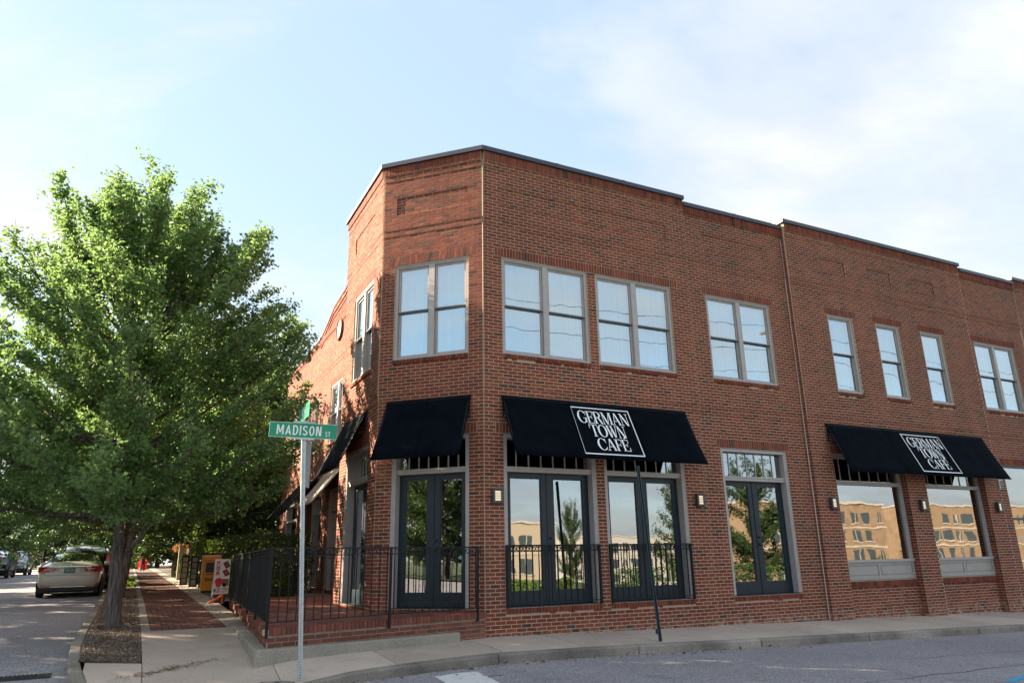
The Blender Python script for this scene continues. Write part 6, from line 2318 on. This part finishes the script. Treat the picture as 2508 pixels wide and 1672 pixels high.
    for y in wy:
        for s in (-1, 1):
            t_ = MB()
            t_.lathe((s * (hw_ - .20), y, wr), (s, 0, 0), [(wr - .12, -.0), (wr - .02, -.0), (wr, .03), (wr, .17), (wr - .02, .205), (wr - .10, .21)], 22)
            wo = t_.build('wheel', 'tyre', root, True)
            rm = MB()
            rm.lathe((s * (hw_ + .003), y, wr), (s, 0, 0), [(wr - .11, -.04), (wr - .115, .005), (.05, -.015), (.04, .01)], 18)
            for k_ in range(6):
                a = k_ * pi / 3
                rm.sqbar((s * (hw_ + .006), y + math.cos(a) * .04, wr + math.sin(a) * .04), (s * (hw_ + .006), y + math.cos(a) * (wr - .12), wr + math.sin(a) * (wr - .12)), .05, .012)
            rm.build('rim', 'rim', wo)
            ar = MB()
            pts = [(s * (hw_ - .002), y + math.cos(a) * (wr + .035), wr + math.sin(a) * (wr + .035)) for a in np.linspace(-.1, pi + .1, 14)]
            ar.tube(pts, .022, 6)
            ar.build('wheel_arch', 'trim_black', root)
    MB().box(-hw_ + .06, hw_ - .06, .35, L_ - .4, .16, .34).build('underbody', 'trim_black', root)
    for s in (-1, 1):
        mm = MB()
        my = ST[7][0] - .05 if kind == 'sedan' else 3.25
        mm.box(s * (hw_ - .03) if s > 0 else -hw_ - .17, s * (hw_ - .03) + .2 if s > 0 else -hw_ + .03, my, my + .1, 1.0 if kind == 'sedan' else 1.12, 1.13 if kind == 'sedan' else 1.30)
        mm.build('mirror', paint, root, bev=.03)
    if kind == 'sedan':
        for s in (-1, 1):
            tl = MB()
            # wrap-round tail lamp
            a = [(s * .90, .40, .80), (s * .90, .40, .965), (s * .84, .075, .975), (s * .84, .045, .80), (s * .42, -.035, .955), (s * .44, -.045, .83), (s * .60, -.02, .80), (s * .60, -.02, .965)]
            tl.add([a[0], a[1], a[2], a[3], a[7], a[6], a[4], a[5]], [(0, 1, 2, 3), (3, 2, 4, 5), (5, 4, 6, 7)])
            tl_o = tl.build('tail_lamp', 'tail_red', root)
            md = tl_o.modifiers.new('solid', 'SOLIDIFY')
            md.thickness = .05
            md.offset = 0
            MB().box(s * .62 - .10, s * .62 + .10, -.052, -.03, .885, .91).build('lamp_strip', 'tail_clear', root)
            MB().box(s * .60 - .16, s * .60 + .16, -.015, .03, .335, .37).build('reflector', 'tail_red', root)
            MB().box(s * .62 - .13, s * .62 + .13, .0, .05, .25, .32).build('exhaust_recess', 'trim_black', root)
        MB().box(-.62, .62, -.045, .0, .965, .99).build('chrome_strip', 'chrome', root, bev=.006)
        MB().box(-.30, .30, -.012, .03, .76, .94).build('plate_recess', 'car_champagne', root, bev=.02)
        lid = MB()
        lid.sqbar((-.66, -.012, .70), (.66, -.012, .70), .012, .012)
        for s in (-1, 1):
            lid.sqbar((s * .66, -.012, .70), (s * .74, .0, .80), .012, .012)
        lid.build('boot_seam', 'trim_black', root)
        MB().box(-.62, .62, -.01, .06, .22, .325).build('diffuser', 'trim_black', root, bev=.01)
        MB().box(-.50, .50, -.02, .05, .34, .35).build('bumper_line', 'chrome', root)
        em = MB()
        em.sqbar((-.035, -.01, 1.0), (-.03, .01, 1.075), .014)
        em.sqbar((.035, -.01, 1.0), (.03, .01, 1.075), .014)
        em.sqbar((-.03, -.006, 1.035), (.03, -.006, 1.035), .012)
        em.build('badge', 'chrome', root)
        fin = MB()
        fin.add([(0, 1.62, 1.41), (.03, 1.85, 1.45), (-.03, 1.85, 1.45), (0, 1.80, 1.51), (0, 1.70, 1.47)], [(0, 1, 3, 4), (0, 4, 3, 2), (1, 2, 3)])
        fin.build('antenna_fin', paint, root)
    else:
        for s in (-1, 1):
            MB().box(s * .84 - .07, s * .84 + .07, -.02 + .05, .14, 1.0, 1.36 if kind == 'suv' else 1.2).build('tail_lamp', 'tail_red', root, bev=.015)
            MB().box(s * .72 - .15, s * .72 + .15, 4.66, 4.79, .82, .94).build('headlamp', 'headlight', root, bev=.02)
            MB().box(s * .70 - .09, s * .70 + .09, 4.72, 4.81, .50, .58).build('fog_lamp', 'headlight', root, bev=.01)
            MB().sqbar((s * .66, .6, 1.82), (s * .64, 2.9, 1.80), .035).build('roof_rail', 'chrome', root)
        MB().box(-.86, .86, 4.70, 4.80, .40, .50).build('bumper_trim', 'trim_black', root, bev=.01)
        MB().box(-.86, .86, -.03, .05, .42, .60).build('bumper_trim', 'trim_black', root, bev=.01)
        for k_ in range(7):
            x = -.42 + k_ * .14
            MB().box(x - .045, x + .045, 4.74, 4.815, .80, .96).build('grille_slot', 'chrome', root, bev=.012)
    yy = -.022 if rear else L_ + .004
    pc_ = {'plate_green': ('plate_green', 'plate_white'), 'plate_white': ('plate_white', 'plate_green')}[plate or 'plate_white']
    zz = .85 if kind == 'sedan' else (.92 if rear else .60)
    yp = -.03 if rear and kind == 'sedan' else (-.035 if rear else L_ + .012)
    pl_ = MB().box(-.155, .155, yp - .006, yp + .006, zz - .078, zz + .078).build('number_plate', pc_[0], root)
    if kind == 'sedan':
        me = text_mesh('H62 164', 'plate_lettering', pc_[1], .10, .62, .001, .001)
        put_text(me, 'plate_lettering', pl_, (0, yp - .0075, zz), (1, 0, 0), (0, 0, 1))
    return root


make_car('parked_sedan', 'champagne beige sedan parked at the kerb behind the ginkgo, seen from the rear', (-7.37, 16.6, zroad(-7.4, 17)), 0, 'sedan', 'car_champagne', True, 'plate_green')
make_car('parked_suv', 'large black sport utility parked in front of the beige sedan', (-7.30, 22.6, zroad(-7.3, 24)), 0, 'suv', 'car_black', True)
make_car('parked_suv', 'dark sport utility with slotted grille facing us across the street', (-13.35, 41.5, zroad(-13.4, 38)), pi, 'suv', 'car_navy', False)
make_car('parked_suv', 'dark car facing us, second in the row across the street', (-13.45, 49.5, zroad(-13.4, 47)), pi, 'suv', 'car_black', False)
make_car('parked_suv', 'silver topped car facing us, third in the row across the street', (-13.3, 57.5, zroad(-13.4, 55)), pi, 'suv', 'car_silver', False)
make_car('parked_suv', 'dark car far up the near kerb beyond the black sport utility', (-7.35, 31.5, zroad(-7.4, 33)), 0, 'suv', 'car_navy', True)
for i, (a, b_) in enumerate((((-16.6, -30), (-16.4, 62)),)):
    pass
upz = zroad(-14.6, 58)
pole = thing('utility_pole', 'leaning wooden utility pole across the side street at the left edge', 'pole', (-14.3, 47, .2))
MB().bar((-14.3, 47, .1), (-14.15, 47, 9.5), .14, .10, 10).build('shaft', 'pole_wood', pole)
MB().sqbar((-15.2, 47, 8.8), (-13.1, 47, 8.8), .10, .12).build('crossarm', 'pole_wood', pole)
for i in range(4):
    w = thing('overhead_wire', ['overhead wire, lowest of four slanting down at the left edge', 'overhead wire, second lowest of four at the left edge', 'overhead wire, second highest of four at the left edge', 'overhead wire, highest of four at the left edge'][i], 'wire', (-15.0, 47, 6), 'overhead wires')
    A_ = Vector((-15.1 + i * .6, 47, 8.9))
    Bq = Vector((-18 + i * .5, 8, 10.8 + i * .4))
    pts = [A_.lerp(Bq, t_) - Vector((0, 0, 1.2 * 4 * t_ * (1 - t_))) for t_ in np.linspace(0, 1, 13)]
    MB().tube(pts, .018, 5).build('strand', 'galvanized', w)

# ------------------------------------------------------------------ what stands opposite, seen mirrored in the glass
def block(name, label, x0, x1, y0, y1, z0, floors, fh, wall_m, nx, face_y, ww=1.5, wh=1.7):
    root = thing(name, label, 'building', ((x0 + x1) / 2, (y0 + y1) / 2, z0), 'buildings mirrored in the windows')
    H_ = floors * fh + .9
    MB().box(x0, x1, y0, y1, z0 - 3, z0 + H_).build('wall', wall_m, root)
    MB().box(x0 - .15, x1 + .15, y0 - .15, y1 + .15, z0 + H_, z0 + H_ + .25).build('cornice', 'far_trim', root)
    for f in range(1, floors):
        MB().box(x0 - .05, x1 + .05, face_y - .02, face_y + .10, z0 + f * fh - .12, z0 + f * fh + .12).build('band', 'far_trim', root)
    for f in range(floors):
        for i in range(nx):
            if (i * 7 + f) % 11 == 10:
                continue
            xc = x0 + (x1 - x0) * (i + .5) / nx
            w_ = ww * (1.0 if i % 3 else .55)
            zc_ = z0 + f * fh + fh * .55
            wo = MB().box(xc - w_ / 2, xc + w_ / 2, face_y - .02, face_y + .06, zc_ - wh / 2, zc_ + wh / 2).build('window', 'far_window', root)
            if i % 2:
                MB().box(xc - .05, xc + .05, face_y + .06, face_y + .10, zc_ - wh / 2, zc_ + wh / 2).build('frame', 'far_trim', wo)
            MB().box(xc - w_ / 2 - .1, xc + w_ / 2 + .1, face_y + .0, face_y + .12, zc_ - wh / 2 - .18, zc_ - wh / 2).build('sill', 'far_trim', wo)
    return root


block('apartment_building', 'sunlit tan brick apartment block mirrored in the first shop window', 78, 107, -90, -72, -4.2, 4, 2.95, 'tan_brick_wall', 10, -72, 1.9, 1.7)
block('apartment_building', 'sunlit tan brick apartment block mirrored in the second shop window', 116, 152, -90, -72, -4.2, 4, 2.95, 'tan_brick_wall', 12, -72, 1.9, 1.7)
block('apartment_building', 'beige apartment house mirrored in the left door of the cafe', 28, 50, -100, -84, -2.1, 2, 3.4, 'beige_wall', 7, -84, 2.2, 1.8)
block('apartment_building', 'pale low building mirrored in the second cafe door', 84, 112, -150, -130, -6.0, 3, 3.4, 'white_wall', 9, -130, 2.2, 1.8)
for i, (x, y, sx, sz, nm) in enumerate(((32.3, -50, .34, .72, 'tall narrow tree mirrored in the first cafe door'), (31.4, -31, .62, .85, 'near street tree mirrored in the second cafe door'), (37.6, -31, .75, .9, 'dark tree mirrored in the plain double door'), (110.8, -70, .6, .8, 'tree mirrored in the first shop window'), (92.5, -63, .38, .45, 'small tree mirrored before the tan block in the first shop window'), (101, -61, .30, .34, 'smallest tree mirrored before the tan block'), (127, -63, .36, .36, 'small tree mirrored in the second shop window'),
                                        (-42, -15.8, 1.1, 1.2, 'dark tree mirrored in the left corner door'), (-49, -18.5, 1.2, 1.3, 'dark tree mirrored in the right corner door'), (-60, -16, 1.3, 1.4, 'large dark tree mirrored behind the others in the corner doors'))):
    copy_tree(wd, (x, y, zroad(x, y)), 1.7 * i, (sx, sx, sz), nm, 'trees mirrored in the windows')
shrub('hedge', 'sunlit hedge mirrored low in the first cafe door', 'hedge', [(5.0, 12.6, -19.0, -17.0, -1.0, -.12)], 5000, .14, 'ivy_leaf', 71)
shrub('hedge', 'hedge mirrored low in the second cafe door', 'hedge', [(18.0, 34.0, -22.0, -20.0, -1.2, .2)], 4000, .15, 'street_leaf', 72)
make_car('parked_suv', 'dark sport utility mirrored in the shop windows', (33.0, -11.6, zroad(33, -11.6)), pi / 2, 'suv', 'car_black', True, group='cars mirrored in the windows')
make_car('parked_sedan', 'white sedan mirrored in the shop windows', (27.4, -11.6, zroad(25, -11.6)), pi / 2, 'sedan', 'car_white', True, group='cars mirrored in the windows')
for i, (zz, yy) in enumerate(((12.6, -14.6), (11.4, -14.9), (10.2, -15.1))):
    w = thing('overhead_wire', ['top overhead wire mirrored in the upper windows', 'middle overhead wire mirrored in the upper windows', 'lowest overhead wire mirrored in the upper windows'][i], 'wire', (0, yy, zz), 'wires mirrored in the windows')
    for a in range(-2, 3):
        A_, Bq = Vector((a * 34 - 10, yy, zz)), Vector((a * 34 + 24, yy, zz))
        pts = [A_.lerp(Bq, t_) - Vector((0, 0, .8 * 4 * t_ * (1 - t_))) for t_ in np.linspace(0, 1, 11)]
        MB().tube(pts, .013, 4).build('strand', 'wire_black', w)
for i, (a, nm) in enumerate(((24, 'utility pole opposite the cafe, mirrored in the plain door'), (58, 'utility pole opposite the cafe, mirrored in the shop windows'))):
    q = thing('utility_pole', nm, 'pole', (a, -14.85, zroad(a, -14.85)), 'poles mirrored in the windows')
    MB().bar((a, -14.85, -2.5), (a, -14.85, 13.0), .15, .11, 10).build('shaft', 'pole_wood', q)
    MB().sqbar((a, -15.6, 12.4), (a, -14.1, 12.4), .1, .12).build('crossarm', 'pole_wood', q)

# ------------------------------------------------------------------ inside the cafe, glimpsed through the corner doors
def cafe_table(x, y, label):
    root = thing('cafe_table', label, 'table', (x, y, -.03), 'tables inside the cafe')
    MB().lathe((x, y, .70), (0, 0, 1), [(.38, 0), (.39, .01), (.39, .03), (.38, .04)], 20).build('top', 'table_cloth', root)
    MB().bar((x, y, 0), (x, y, .70), .035).build('column', 'chair_dark', root)
    MB().lathe((x, y, -.03), (0, 0, 1), [(.24, 0), (.22, .03), (.05, .06)], 16).build('foot', 'chair_dark', root)


def cafe_chair(x, y, rz, label):
    root = thing('cafe_chair', label, 'chair', (x, y, -.03), 'chairs inside the cafe', rz, local=True)
    MB().box(-.20, .20, -.20, .20, .43, .47).build('seat', 'chair_dark', root)
    for sx in (-.18, .18):
        MB().sqbar((sx, -.18, 0), (sx, -.18, .44), .035).build('leg', 'chair_dark', root)
        MB().sqbar((sx, .18, 0), (sx, .22, .92), .035).build('leg', 'chair_dark', root)
    for z in (.60, .74, .88):
        MB().box(-.18, .18, .185, .21, z, z + .07).build('back_slat', 'cloth_teal', root)


cafe_table(-0.35, 2.55, 'round table with pale top just inside the corner doors')
cafe_table(1.5, 2.2, 'round table with pale top inside the first guarded door')
cafe_chair(-0.55, 1.85, pi, 'dark chair nearest the left corner door')
cafe_chair(0.25, 2.15, -pi / 2, 'dark chair right of the table inside the corner doors')
cafe_chair(1.5, 1.5, pi, 'dark chair behind the first guarded door')


def pendant(x, y, z, label):
    root = thing('pendant_lamp', label, 'lamp', (x, y, z), 'pendant lamps inside the cafe')
    MB().lathe((x, y, z), (0, 0, 1), [(.20, 0), (.19, .06), (.12, .15), (.03, .20)], 18).build('shade', 'black_paint', root, True)
    MB().bar((x, y, z + .19), (x, y, 3.42), .008).build('cord', 'black_paint', root)


pendant(-0.55, 2.1, 1.75, 'black dome pendant lamp seen through the left corner door')
pendant(0.30, 1.55, 1.75, 'black dome pendant lamp seen through the right corner door')
